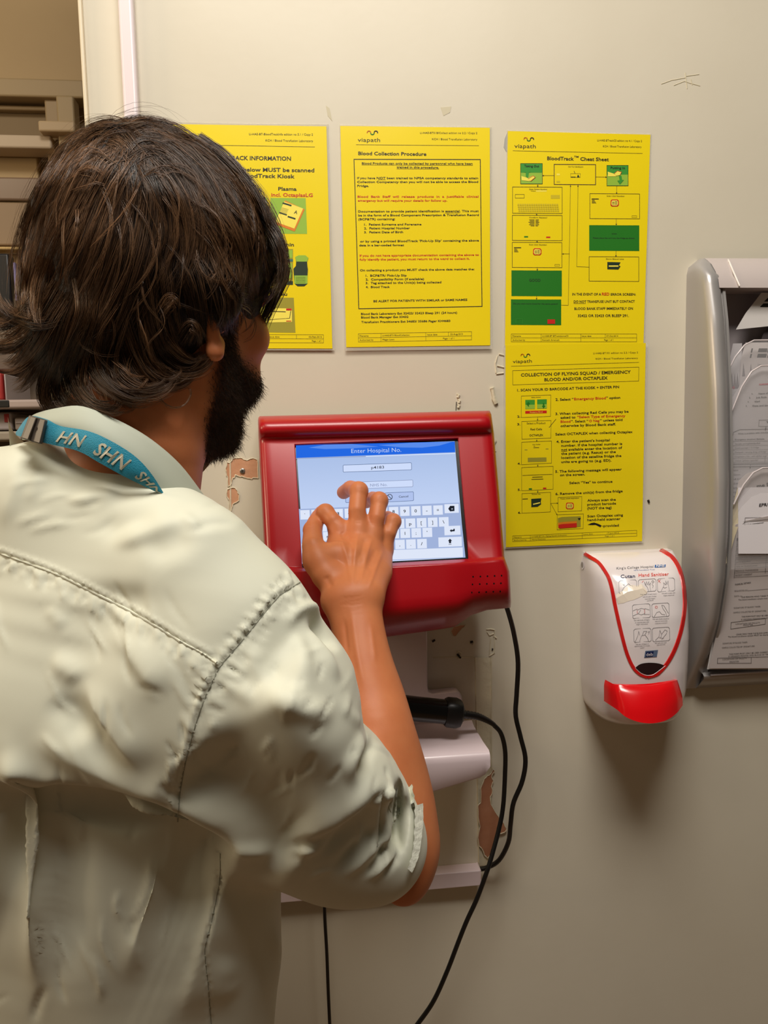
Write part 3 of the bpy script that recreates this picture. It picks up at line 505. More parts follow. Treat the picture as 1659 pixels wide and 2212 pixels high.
# the screen rows bend exactly onto the recess: computed below
Scols = [0, .004, .012, .03, .06, .10, .135]; NR = 10
def grid_pt(i, sidx, S):
    pass
us = [0, .004, .012, .028, .05, .09, .13]
Lm, Rm = len(us), len(us)
K = []
nmid = 12
for (yl, yr, lf, kind) in rows:
    row = []
    # where the recess edges sit in this row
    f = None
    if kind == 'scr':
        k = rows.index((yl, yr, lf, kind))-10; f = k/6
        pl = (lerp(SCR[0][0], SCR[3][0], f), lerp(SCR[0][1], SCR[3][1], f)); pr = (lerp(SCR[1][0], SCR[2][0], f), lerp(SCR[1][1], SCR[2][1], f))
    else:
        pl = (SCR[0][0]-2, None); pr = (SCR[1][0]-1, None)
    for s in us:                                               # left side, edge to recess
        y = yl if f is None else lerp(lerp(958, 1222, f), pl[1], s/us[-1]); x0 = interp(y, LE); x = lerp(x0, pl[0]-6, s/us[-1]) if s < us[-1] else pl[0]
        if f is None: y = lerp(yl, yr, (x-x0)/(interp(yr, RE)-x0))
        row.append((x, y, lf-(.02 if s == 0 else .006 if s == .004 else .0015 if s == .012 else 0)))
    for j in range(1, nmid):
        u = j/nmid; x = lerp(pl[0], pr[0], u); y = lerp(pl[1], pr[1], u) if f is not None else lerp(yl, yr, (x-560)/500); row.append((x, y, lf))
    for s in us[::-1]:
        y = yr if f is None else lerp(lerp(941.9, 1200, f), pr[1], s/us[-1]); x1 = interp(y, RE); x = lerp(x1, pr[0]+6, s/us[-1]) if s < us[-1] else pr[0]
        if f is None: y = lerp(yl, yr, (x-560)/(x1-560))
        row.append((x, y, lf-(.02 if s == 0 else .006 if s == .004 else .0015 if s == .012 else 0)))
    K.append(row)
# lower apron: ledge, bulging centre, speaker cheeks
ncol = len(K[0])
def apron(f):                                                  # f 0..1 downwards
    row = []
    for j in range(ncol):
        b0 = K[16][j]; x = b0[0]; 
        u = (j)/(ncol-1)
        xr = x
        # horizontal position spreads slightly towards the bottom
        cen = smooth(565, 680, x)*(1-smooth(975, 1032, x))     # 1 in the bulging centre
        y0 = b0[1]
        yb = lerp(1322-(x-1000)*.10 if x > 1000 else 1330, 1378+(820-x)*.02-max(0, x-820)*.12, cen)
        yb = min(yb, 1378)
        y = lerp(y0, yb, f)
        # profile: step out at the ledge, then roll under
        bulge = lerp(.006, .018, cen)
        lift = -.0055+bulge*smooth(0, .055 if cen > .5 else .09, f)-.010*f-(.035 if cen > .5 else .035)*max(0, (f-.55)/.45)**2.2*(1+.4*cen)
        e = (-.02 if j in (0, ncol-1) else -.006 if j in (1, ncol-2) else -.0015 if j in (2, ncol-3) else 0)
        xs = x+(interp(y, RE)-interp(y0, RE))*smooth(830, 1090, x)+(interp(y, LE)-interp(y0, LE))*(1-smooth(570, 830, x))
        row.append((xs, y, lift+e))
    return row
for f in (.02, .04, .06, .085, .12, .2, .3, .4, .5, .6, .68, .76, .83, .89, .94, .98, 1.0): K.append(apron(f))
P = [[kp(*q) for q in row] for row in K]
def skip(i, j): return 10 <= i < 16 and 6 <= j < 6+nmid
b = MB(); b.grid(P, skip=skip)
# recess walls
ring = [(10, j) for j in range(6, 7+nmid)]+[(i, 6+nmid) for i in range(11, 17)]+[(16, j) for j in range(5+nmid, 5, -1)]+[(i, 6) for i in range(15, 9, -1)]
W = [[P[i][j] for i, j in ring], [P[i][j]-kn*.006 for i, j in ring]]; b.grid(W, closed_v=True)
# outer skirt back to the wall side
ring = [(i, 0) for i in range(len(P)-1, -1, -1)]+[(0, j) for j in range(1, ncol)]+[(i, ncol-1) for i in range(1, len(P))]+[(len(P)-1, j) for j in range(ncol-2, 0, -1)]
cen = np.mean([P[i][j] for i, j in ring], 0)
def back(p, k): q = p.copy(); q = q*(1-.05*k)+cen*(.05*k); y = lerp(p[1], -.035, k); return np.array([q[0], y, q[2]])
W = [[P[i][j] for i, j in ring]]+[[back(P[i][j], k) for i, j in ring] for k in (.15, .35)]; b.grid(W, closed_v=True)
hs = b.build('housing', M_KR, kt, smooth=True, sharp=50)
hb = hs.modifiers.new('bev', 'BEVEL'); hb.width = .0022; hb.segments = 3; hb.limit_method = 'ANGLE'; hb.angle_limit = math.radians(50)
b = MB(); W2 = [[back(P[i][j], k)+np.array([0, 0, -.004]) for i, j in ring] for k in (.16, .5, .9, 1.0)]; b.grid(W2, closed_v=True); k0 = len(b.v)-len(ring); b.f.append(tuple(range(k0, k0+len(ring)))); b.m.append(0)
b.build('base_shell', M_KU, kt, smooth=True)
# bezel and display
def sq(m): c = np.mean(np.array(SCR, float), 0); return [tuple(c+(np.array(p)-c)*m) for p in SCR]
b = MB(); q = [kp(x, y, -.0105) for x, y in SCR]; c = sum(q)/4; q = [c+(p-c)*1.03 for p in q]; b.quadbox(q, -kn*.003); b.build('bezel', M_BEZ, kt)
DS = [(640, 965), (982, 953), (1004, 1204), (657, 1222)]
def dsp(px, py, l=0): return kp(px, py, -.0095+l)
def dquad(q, l): return [dsp(x, y, l) for x, y in q]
def dm(name, rgb, rgb2=None, e=1.0):
    m = mat(name, rgb, .1, emit=e)
    return m
M_D = {k: dm('display_'+k, v) for k, v in dict(base=(178, 199, 238), low=(206, 220, 250), head=(36, 104, 226), text=(30, 34, 44), pale=(200, 216, 244), key=(222, 230, 248), keybg=(160, 178, 218), white=(226, 236, 255), grey=(140, 152, 186), btn=(176, 194, 236), edge=(90, 110, 150), hi=(90, 140, 235)).items()}
DM = list(M_D.values()); DI = {k: i for i, k in enumerate(M_D)}
# vertical brightness of the lit panel itself
nt = M_D['base'].node_tree; b_ = nt.nodes['Principled BSDF']; tc = nt.nodes.new('ShaderNodeTexCoord'); sp = nt.nodes.new('ShaderNodeSeparateXYZ'); rp = nt.nodes.new('ShaderNodeValToRGB')
nt.links.new(tc.outputs['Generated'], sp.inputs[0]); nt.links.new(sp.outputs['Z'], rp.inputs[0]); nt.links.new(rp.outputs[0], nt.nodes['glow'].inputs[0])
rp.color_ramp.elements[0].color = s2l((212, 226, 255)); rp.color_ramp.elements[1].color = s2l((166, 188, 228))
b = MB(); b.quadbox(dquad(DS, 0), -kn*.0008); disp = b.build('display', DM, kt)
CR = (620, 930, 4.046)
D = Draw(dsp, *CR); D.fill([(78, 128), (1466, 96), (1470, 190), (80, 240)], DI['head'], .0003); D.poly([(190, 150), (330, 162), (560, 156), (800, 140), (560, 118), (330, 124)], DI['hi'], .0004); D.poly([(800, 128), (1000, 148), (1180, 150), (1330, 132), (1440, 100), (1100, 106)], DI['hi'], .0004)
D.line([(80, 244), (688, 226)], 5, DI['grey'], .0004); D.line([(690, 226), (1470, 200)], 5, DI['white'], .0004)
D.text('Enter Hospital No.', 562, 197, 998, 186, 37, DI['pale'], -.004, .0006); D.build('title_bar', DM, disp)
def field(x0, y0, x1, y1, sl, tx=None, tc='text', tb=(0, 0, 0, 0), h=22, name='input_field', fillc='low', extra=None):
    D = Draw(dsp, *CR); D.fill([(x0, y0), (x1, y0+sl*(x1-x0)), (x1, y1+sl*(x1-x0)), (x0, y1)], DI[fillc], .0003); D.line([(x0+6, y0), (x1-6, y0+sl*(x1-x0)), (x1, y0+6+sl*(x1-x0)), (x1+1, y1-6+sl*(x1-x0)), (x1-6, y1+sl*(x1-x0)), (x0+6, y1), (x0+1, y1-6), (x0, y0+6)], 4, DI['edge' if tc != 'grey' else 'grey'], .0005, True)
    if tx: D.text(tx, tb[0], tb[1], tb[2], tb[3], h, DI[tc], .004 if h < 30 else 0, .0007)
    if extra: extra(D)
    D.build(name, DM, disp)
field(490, 302, 1088, 364, -.034, 'p4183', 'text', (737, 336, 848, 332), 25)
field(500, 455, 1100, 514, -.038, 'NHS No.', 'grey', (727, 490, 878, 485), 25)
field(512, 558, 762, 630, -.04, None, fillc='btn', name='screen_button')
field(853, 546, 1105, 625, -.045, 'Cancel', 'text', (977, 587, 1060, 583), 18, 'screen_button', 'btn', lambda D: (D.arc(897, 581, 23, 0, 360, 5, DI['text'], .0007, 20), D.line([(881, 565), (913, 598)], 5, DI['text'], .0007)))
# keyboard
D = Draw(dsp, *CR); D.fill([(100, 686), (1508, 630), (1560, 1110), (130, 1165)], DI['keybg'], .0002); D.build('keyboard_background', DM, disp)
def key(x, y, w, h, ch=None, tw=None):
    D = Draw(dsp, *CR); sl = -.038; D.fill([(x, y), (x+w, y+sl*w), (x+w+3, y+h+sl*w), (x+3, y+h)], DI['key'], .0005)
    cx, cy = x+w/2, y+h/2+sl*w/2
    if ch == 'BS': D.poly([(cx-28, cy+2), (cx-12, cy-23), (cx+26, cy-24), (cx+27, cy+22), (cx-12, cy+25)], DI['text'], .0007); D.text('x', cx-2, cy+8, cx+14, cy+7, 12, DI['white'], .03, .001)
    elif ch == 'RET': D.poly([(cx-22, cy+2), (cx-6, cy-12), (cx-6, cy-5), (cx+10, cy-6), (cx+10, cy-14), (cx+22, cy-15), (cx+22, cy+7), (cx-6, cy+9), (cx-6, cy+16)], DI['text'], .0007)
    elif ch == 'SH': D.poly([(cx, cy-28), (cx+20, cy-8), (cx+10, cy-8), (cx+10, cy+12), (cx-8, cy+12), (cx-9, cy-7), (cx-18, cy-7)], DI['text'], .0007); D.line([(cx-10, cy+22), (cx+11, cy+21)], 4, DI['text'], .0007)
    elif ch:
        W_ = {'i': 6, 'l': 5, ';': 6, "'": 5, ',': 6, '.': 6, '[': 10, ']': 10, '/': 16, '\\': 16, '-': 14, '=': 19, '`': 8, 'm': 36}.get(ch, 21); H_ = 27
        yb = cy+14+(4 if ch in 'op' else 0)
        V, F = glyphs(ch, .01); v0, v1 = V[:, 1].min(), V[:, 1].max()
        D.text(ch, cx-W_/2, yb, cx+W_/2, yb-.038*W_, H_, DI['text'], .01, .0007)
    D.build('screen_key', DM, disp)
for k, ch in enumerate("`1234567890-="): key(115+k*97.2-(k*.3), 697-k*3.45, 82, 82, ch)
key(1375, 645, 124, 78, 'BS')
for k, ch in enumerate("qwertyuiop[]\\"): key(165+k*96.8, 806-k*3.95, 84, 82, ch)
for k, ch in enumerate("asdfghjkl;'"): key(217+k*96.6, 890-k*3.9+(0), 84, 82, ch)
key(1374, 836, 140, 80, 'RET'); key(126, 990, 140, 84, 'SH')
for k, ch in enumerate("zxcvbnm,./"): key(272+k*96.0, 980-k*3.6+2, 84, 82, ch)
key(1322, 935, 204, 84, 'SH'); key(300, 1068, 1235, 84, None)
# mouse pointer on the screen
D = Draw(dsp, *CR); D.poly([(462, 688), (486, 708), (474, 711), (466, 724)], DI['white'], .0012); D.build('pointer', DM, disp)
# speaker holes on the right and left cheeks
bv = BVHTree.FromPolygons([Vector(v.co) for v in hs.data.vertices], [tuple(p.vertices) for p in hs.data.polygons])
def hit(bvh, px, py, l=0.0):
    r = Vector(ray(px, py).tolist()).normalized(); h = bvh.ray_cast(Vector(CAM.tolist()), r)
    if h[0] is None:
        n = bvh.find_nearest(Vector((CAM+ray(px, py)*1.0).tolist())); return np.array(n[0])
    n = h[1]*(-1 if h[1].dot(r) > 0 else 1); return np.array(h[0]+n*l)
for side, xs, ys in (('r', (1378, 1423, 1467, 1511, 1554), (1075, 1122, 1172)), ('l', (290, 334, 345), (1127, 1175))):
    b = MB()
    for r_, y in enumerate(ys):
        for x in xs:
            px, py = 540+(x-r_*4)/2.86, 870+(y-(x-1378)*.04)/2.86; c = hit(bv, px, py, .0002); n = hit(bv, px, py, .001)-c; n /= np.linalg.norm(n); u = np.cross(n, (0, 0, 1)); u /= np.linalg.norm(u); w = np.cross(n, u)
            b.poly([c+.0011*(u*math.cos(a)+w*math.sin(a)) for a in np.linspace(0, 2*math.pi, 9)[:-1]])
    b.build('speaker_holes', M_BEZ, kt, fix=False)

# ---------------------------------------------------------------- white bracket plate, tray, scanner, trunking
M_WM = mat('white_enamel', (226, 208, 212), .28, coat=.25, noise=(2, .8), rgb2=(218, 200, 204)); M_RUB = mat('black_rubber', (14, 13, 13), .4); M_RUBG = mat('black_gloss_plastic', (10, 10, 11), .16)
st = thing('wall_bracket', 'white metal bracket plate with sloping tray under the red kiosk', 'bracket', tuple(wp(900, 1560, .02)))
b = MB(); o_ = .022
pl = [(700, 1330), (922, 1330), (924, 1485), (926, 1495), (934, 1499), (985, 1494), (993, 1496), (998, 1505), (1004, 1566), (700, 1590)]
b.prism([wp(x, y, o_) for x, y in pl], (0, .020, 0)); b.build('back_plate', M_WM, st, bevel=.0015)
def tr(px, py, o): return wp(px, py, o)
BR, FR = wp(1022, 1567, .03), wp(1058, 1626, .125)
X0 = wp(800, 1640, .125)[0]
prof = [(.02, BR[2]+.004, BR[0]), (.035, BR[2], BR[0]), (.06, lerp(BR[2], FR[2], .28), BR[0]), (.09, lerp(BR[2], FR[2], .6), BR[0]), (.120, FR[2]+.002, FR[0]), (.1245, FR[2]-.0005, FR[0]), (.127, FR[2]-.004, FR[0]), (.1275, FR[2]-.010, FR[0]), (.1275, FR[2]-.030, FR[0])]
zr, zl = wp(1057, 1672, .1275)[2], wp(925, 1712, .1275)[2]; XR = wp(1057, 1672, .1275)[0]; XM = wp(925, 1712, .1275)[0]; sl = (zl-zr)/(XM-XR)
b = MB(); G = []
for k in range(25):
    x = lerp(X0, FR[0], k/24); row = []
    for (o_, z, xr) in prof[:-1]: row.append((x, -o_, z))
    xe = max(0, x-(FR[0]-.012)); zb = zr+sl*(x-XR)+(xe/.012)**2*.010
    row.append((x, -.1275, zb)); G.append(row)
b.grid(G); back_ = [[(p[0], p[1]+.0022, p[2]-.0022) for p in r] for r in G]; b.grid(back_)
for R_, B_ in ((G[0], back_[0]), (G[-1], back_[-1])): b.grid([R_, B_])
b.grid([[r[-1] for r in G], [r[-1] for r in back_]]); b.grid([[r[0] for r in G], [r[0] for r in back_]])
b.build('tray', M_WM, st, smooth=True, sharp=50)
# scanner lying on the tray
sn = thing('barcode_scanner', 'black handheld scanner lying on the white tray beside the forearm', 'scanner', tuple(wp(940, 1550, .07)))
def tz(y): 
    o_ = -y; t = (o_-.03)/(.12-.03); return lerp(BR[2], FR[2], max(0, t))
e1 = wp(985, 1540, .075); e0 = wp(800, 1521, .075); ax = (e1-e0)/np.linalg.norm(e1-e0)
def oval(c, ax, ry, rz, n=20, sq=2.6):
    u = np.cross(ax, (0, 0, 1)); u /= np.linalg.norm(u); w = np.cross(u, ax); R_ = []
    for j in range(n):
        a = 2*math.pi*j/n; ca, sa = math.cos(a), math.sin(a); R_.append(c+u*ry*math.copysign(abs(ca)**(2/sq), ca)+w*rz*math.copysign(abs(sa)**(2/sq), sa))
    return R_
def ovals(spec, n=20, sq=2.6):
    b = MB(); R_ = [oval(np.array(c), ax, ry, rz, n, sq) for c, ry, rz in spec]; b.grid(R_, closed_v=True); N = len(spec); b.f.append(tuple(range(n))); b.m.append(0); b.f.append(tuple((N-1)*n+j for j in range(n-1, -1, -1))); b.m.append(0); return b
ovals([(e0-ax*.05, .012, .015), (e0, .015, .0175), (e0+ax*.06, .015, .0165), (lerp(e0, e1, .8), .0155, .016), (lerp(e0, e1, .93), .0155, .0165)]).build('handle', M_RUBG, sn, smooth=True)
hd = e0-ax*.05; ovals([(hd-ax*.075, .016, .012), (hd-ax*.07, .03, .02), (hd-ax*.03, .032, .022), (hd, .014, .016)]).build('scan_head', M_RUBG, sn, smooth=True)
ovals([(lerp(e0, e1, .87), .0165, .0175), (lerp(e0, e1, .90), .0175, .0195), (lerp(e0, e1, 1.0), .0178, .0195), (e1+ax*.006, .016, .0175), (e1+ax*.010, .009, .010)], sq=3.2).build('end_cap', M_RUB, sn, smooth=True)
sr = spline([wp(1000, 1543, .075), wp(1030, 1547, .07), wp(1052, 1556, .065), wp(1068, 1566, .06)], 27)
b = MB(); b.tube(sr, .005, 12, rs=[(.0062-.0028*i/26)*(1.0 if i % 2 else .86) for i in range(27)]); b.build('strain_relief', M_RUB, sn, smooth=True)
def cable(name, label, pts, r, n=70, m=None, parent=None):
    P_ = spline([wp(*p) for p in pts], n); b = MB(); b.tube(P_, r, 12); o = b.build(name, m or M_RUB, parent, smooth=True)
    if parent is None: tag(o, label, 'cable')
    return o
cable('scanner_cable', '', [(1066, 1565, .06), (1082, 1584, .056), (1091, 1620, .052), (1091, 1670, .05), (1087, 1740, .05), (1078, 1790, .055), (1062, 1850, .065), (1050, 1888, .07), (1030, 1942, .07), (1008, 1990, .07), (990, 2035, .07), (965, 2100, .07), (935, 2165, .07), (895, 2222, .07), (840, 2300, .07), (795, 2420, .07), (780, 2600, .07), (775, 2850, .07), (774, 3150, .07)], .0033, 110, None, sn)
cable('power_cable', 'thick black cable curving from the kiosk corner to the white trunking', [(1090, 1300, .09), (1098, 1322, .085), (1110, 1368, .07), (1119, 1430, .06), (1116, 1500, .055), (1114, 1545, .055), (1124, 1590, .055), (1135, 1640, .055), (1128, 1688, .055), (1109, 1735, .055), (1103, 1780, .05), (1098, 1820, .04), (1078, 1858, .03), (1052, 1874, .018), (1030, 1879, .009)], .0034)
cable('hanging_cable', 'thin black cable hanging straight down below the elbow and white trunking', [(697, 1880, .05), (700, 1930, .05), (702, 1990, .05), (706, 2060, .05), (709, 2140, .05), (713, 2230, .05), (717, 2340, .05), (722, 2600, .05), (727, 2900, .05), (729, 3200, .05)], .0024)
# trunking
tk = thing('cable_trunking', 'white plastic trunking box along the wall below the elbow', 'trunking', tuple(wp(960, 1895, 0)))
a0, a1 = wp(1038.7, 1880.6, .022), wp(1034, 1913.5, .022); L0 = wp(400, 1950, .022)[0]
b = MB(); zt, zb = a0[2], a1[2]; b.box(((L0+a0[0])/2, -.011, (zt+zb)/2), (a0[0]-L0, .022, zt-zb)); b.build('trunking_body', M_WM, tk, bevel=.0012)
b = MB(); b.box((a0[0]-.0006, -.011, (zt+zb)/2), (.0022, .0225, zt-zb+.0012)); b.build('end_cap', mat('white_cap', (214, 196, 196), .35), tk, bevel=.0008)
# ---------------------------------------------------------------- hand sanitiser dispenser
dt = thing('hand_sanitiser', 'white wall hand sanitiser dispenser with red push lever and red trim', 'dispenser', tuple(wp(1350, 1350, 0)))
M_WP = mat('white_dispenser_plastic', (242, 232, 232), .22, coat=.5); M_RP = mat('red_dispenser_plastic', (235, 6, 18), .25, coat=.5); M_RT = mat('red_trim', (214, 28, 26), .3, coat=.3)
xa = wp(1253, 1350, 0)[0]+.0; xb = xa+.139; xc = (xa+xb)/2; zt_, zb_ = wp(1257, 1192, 0)[2], wp(1262, 1508, 0)[2]-.002
def sect(z):
    v = (zt_-z)/(zt_-zb_)                                      # 0 top .. 1 bottom
    out = interp(v, [(-.01, .030), (0, .036), (.03, .052), (.07, .066), (.12, .078), (.2, .090), (.35, .1), (.5, .104), (.7, .104), (.85, .101), (.95, .095), (1.03, .088), (1.08, .070), (1.1, .05)])
    hw = interp(v, [(-.01, .0655), (.1, .069), (.5, .0695), (.85, .068), (1.0, .064), (1.06, .056), (1.1, .048)])
    return out, hw
NS = 40
def dsec(z, inset=0.0, n=NS):
    out, hw = sect(z); R_ = [(xc-hw+inset, 0.0, z)]
    for j in range(n+1):
        a = math.pi*(1-j/n); ca, sa = math.cos(a), math.sin(a); e = 2/3.1
        x = xc+(hw-inset)*math.copysign(abs(ca)**e, ca); y = -(out-inset)*(.24+.76*abs(sa)**(2/2.5)) if True else 0
        R_.append((x, y, z))
    R_.append((xc+hw-inset, 0.0, z)); return R_
zs = [lerp(zt_, zb_-.012, k/44) for k in range(45)]
zs = [zt_]+zs[1:]
G = [dsec(z) for z in zs]; b = MB(); b.grid(G)
b.f.append(tuple(range(len(G[0])))); b.m.append(0); k0 = (len(G)-1)*len(G[0]); b.f.append(tuple(k0+j for j in range(len(G[0])-1, -1, -1))); b.m.append(0)
hsg = b.build('housing', M_WP, dt, smooth=True, sharp=60)
bvd = BVHTree.FromPolygons([Vector(v.co) for v in hsg.data.vertices], [tuple(p.vertices) for p in hsg.data.polygons])
def sd(px, py, l=0.0): return hit(bvd, px, py, l)
SX = (1220, 1160, 5.143)
D = Draw(sd, *SX)
trimL = spline([(222, 186), (300, 235), (380, 290), (450, 385), (495, 470), (530, 600), (560, 760), (600, 940), (640, 1110), (690, 1290), (750, 1430), (820, 1510), (915, 1552)], 60)
trimR = spline([(1062, 142), (1130, 180), (1200, 235), (1260, 330), (1300, 450), (1325, 600), (1330, 760), (1310, 940), (1270, 1110), (1210, 1270), (1130, 1410), (1030, 1515), (915, 1552)], 60)
Dm = MB()
def ribbon(path, w, l, mbx):
    P_ = [np.array(p) for p in path]; R_ = []
    for i, p in enumerate(P_):
        d = P_[min(i+1, len(P_)-1)]-P_[max(i-1, 0)]; d /= np.linalg.norm(d); n = np.array([-d[1], d[0]])*w/2
        R_.append([D.p(*(p+n*k), l if abs(k) < 1 else 0.0) for k in (-1, -.85, 0, .85, 1)])
    mbx.grid(R_)
ribbon(trimL, 40, .0012, Dm); ribbon(trimR, 40, .0012, Dm); Dm.build('red_trim', M_RT, dt, smooth=True)
# label print
M_GT = mat('grey_label_text', (92, 92, 100), .5); M_BT = mat('blue_label_text', (36, 66, 150), .5); M_RTX = mat('red_label_text', (226, 66, 50), .5); M_NHS = mat('logo_blue', (40, 100, 170), .4); M_LWH = mat('label_white', (240, 234, 236), .35); M_DEBG = mat('label_slate', (96, 112, 140), .4); M_OUT = mat('label_outline', (140, 138, 142), .5); M_TORN = mat('torn_label_film', (246, 232, 214), .25, coat=.4); M_NAVY = mat('label_navy', (26, 36, 84), .4)
LMS = [M_GT, M_BT, M_RTX, M_NHS, M_LWH, M_DEBG, M_OUT, M_TORN, M_NAVY]
D = Draw(sd, *SX)
D.text('King\u2019s College Hospital', 575, 362, 984, 342, 26, 0, -.004, .0006); D.fill([(1000, 312), (1120, 307), (1117, 336), (997, 342)], 3, .0005); D.text('NHS', 1012, 338, 1106, 334, 24, 4, .03, .0009, .2); D.text('NHS Foundation Trust', 768, 378, 998, 369, 12, 3, .0, .0006)
D.text('Cutan', 620, 457, 780, 453, 36, 8, .01, .0006); D.text('Hand Sanitiser', 820, 444, 1154, 430, 36, 2, .004, .0006)
D.build('label_heading', LMS, dt)
def icon(x0, y0, x1, y1, f, cap):
    D = Draw(sd, *SX); sl = -.06; w = x1-x0
    D.line([(x0+14, y0), (x1-14, y0+sl*w), (x1, y0+14+sl*w), (x1+4, y1-14+sl*w), (x1-10, y1+sl*w), (x0+16, y1), (x0+4, y1-14), (x0, y0+14)], 4, 6, .0006, True); f(D, (x0+x1)/2, (y0+y1)/2)
    for k, (tx, a, c_, y) in enumerate(cap): D.text(tx, a, y, c_, y-8, 11, 0, .0, .0006)
    D.build('instruction_picture', LMS, dt)
def hands(v):
    def f(D, cx, cy):
        L = lambda P, m=6: D.line([(cx+a, cy+b_) for a, b_ in P], 3.5, m, .0006)
        if v == 0: L([(-60, 40), (-40, 0), (-10, -20), (10, -40), (30, -20), (60, -10)]); L([(-50, -30), (-35, -20), (-30, -35)])
        if v == 1: L([(20, 60), (0, 10), (-20, -10), (-30, -45), (-12, -10), (-5, -50), (5, -12), (20, -50), (20, -8), (40, -35), (32, 5), (40, 60)]); L([(55, -20), (70, 0), (60, 20)]); L([(50, -50), (65, -60), (78, -45), (62, -30), (50, -50)]); L([(-55, -40), (-40, -55)], 2)
        if v == 2: L([(-50, 60), (-20, 0), (-25, -30), (0, -5), (0, -50), (12, -10), (25, -50), (28, -5), (40, 55)]); L([(-30, 20), (-10, 30), (10, 20)]); L([(-85, -60), (-60, -30)], 2); L([(-60, -62), (-84, -36)], 2)
        if v == 3: L([(-90, -10), (-45, -30), (-40, 25), (-90, 45)]); L([(90, -20), (40, -35), (35, 30), (90, 30)]); L([(-40, -20), (0, -38), (38, -28), (40, 20), (0, 35), (-38, 20)]); L([(-30, 20), (-5, -20)]); L([(-45, -25), (-42, 20)], 2); L([(36, -25), (38, 20)], 2)
        if v == 4: L([(-70, 70), (-40, 20), (-10, 10), (15, 40), (50, 45)]); L([(15, -60), (40, -55), (90, 30)]); L([(15, -60), (30, -20), (60, 20), (70, 60)]); D.arc(cx-45, cy-38, 13, 0, 360, 3, 2, .0006)
        if v == 5: L([(-80, 70), (-50, 0), (-40, -50), (-30, -10)]); L([(-30, 60), (-10, 0), (30, -10), (60, 30), (70, 60)]); L([(0, -10), (15, -50), (50, -50), (30, -15)]); L([(60, -40), (80, -50), (70, -20)])
        if v == 6: L([(-60, 60), (-20, 20), (-10, -50), (5, -10)]); L([(10, 50), (60, -10), (70, -45), (45, -55), (10, -10), (0, 30)]); L([(-20, 30), (30, 40)])
    return f
icon(600, 488, 795, 630, hands(0), [('Rub palm', 640, 705, 652)]); icon(815, 476, 1010, 612, hands(1), [('Rub back of each hand', 840, 1016, 645), ('with the palm of other', 866, 1016, 670), ('hand with fingers', 890, 1002, 694), ('interlaced', 912, 982, 714)]); icon(1025, 467, 1215, 610, hands(2), [('Rub palm to palm with', 1078, 1222, 632), ('fingers interlaced', 1095, 1212, 656)])
icon(750, 753, 945, 905, hands(3), [('Rub with backs of fingers', 770, 940, 930), ('to opposing palms with', 780, 934, 954), ('fingers interlocked', 795, 920, 976)]); icon(964, 742, 1155, 892, hands(4), [('Rub each thumb clasped in', 976, 1154, 917), ('opposite hand using', 1000, 1136, 940), ('rotational movement', 1000, 1136, 964)])
icon(765, 1022, 955, 1170, hands(5), [('Rub tips of fingers in', 790, 930, 1196), ('opposite palm in a circular', 774, 946, 1216), ('motion', 838, 884, 1237)]); icon(970, 1010, 1160, 1160, hands(6), [('Rub each wrist with', 1002, 1128, 1182), ('opposite hand', 1020, 1112, 1202)])
D = Draw(sd, *SX); D.fill([(893, 1264), (1034, 1254), (1020, 1330), (880, 1340)], 5, .0006); D.fill([(902, 1274), (985, 1268), (975, 1324), (894, 1330)], 8, .0009); D.text('deb', 903, 1320, 975, 1314, 34, 4, .0, .0012); D.build('maker_badge', LMS, dt)
D = Draw(sd, *SX); D.mb.grid([[D.p(x, y, l) for (x, y) in r] for l, r in ((.0002, [(570, 640), (640, 600), (700, 545), (740, 530), (800, 545), (850, 520), (900, 575)]), (.0016, [(575, 680), (650, 640), (700, 610), (760, 600), (810, 590), (860, 575), (912, 615)]), (.0004, [(590, 745), (650, 735), (710, 712), (760, 700), (810, 680), (860, 655), (905, 632)]))]); D.build('torn_film', [M_TORN], dt)
D = Draw(sd, *SX); top = spline([(780, 1452), (830, 1412), (900, 1396), (980, 1395), (1050, 1405), (1112, 1428)], 14); bot = spline([(780, 1452), (830, 1500), (880, 1528), (935, 1535), (990, 1520), (1112, 1428)], 14)
D.mb.grid([[D.p(*p, .0012) for p in top], [D.p(*((p+q)/2), .0012) for p, q in zip(top, bot)], [D.p(*q, .0012) for q in bot]]); lw_ = D.build('level_window', mat('smoked_window', (44, 26, 26), .12), dt)
D = Draw(sd, *SX); P_ = [np.array(p) for p in bot]; D.mb.grid([[D.p(*(p+np.array([0, k*10])), .0016-.0014*abs(k)) for p in P_] for k in (-1, 0, 1)]); D.build('window_rim', M_LWH, lw_)
# lock button on the left flank
D = Draw(sd, *SX); D.mb.poly([D.p(200+20*math.cos(a), 312+50*math.sin(a), .0008) for a in np.linspace(0, 2*math.pi, 25)[:-1]]); lk_ = D.build('lock_surround', M_LWH, dt)
D = Draw(sd, *SX); D.mb.poly([D.p(199+12*math.cos(a), 308+30*math.sin(a), .0012) for a in np.linspace(0, 2*math.pi, 21)[:-1]]); D.build('lock_core', mat('lock_grey', (150, 140, 134), .4), lk_)
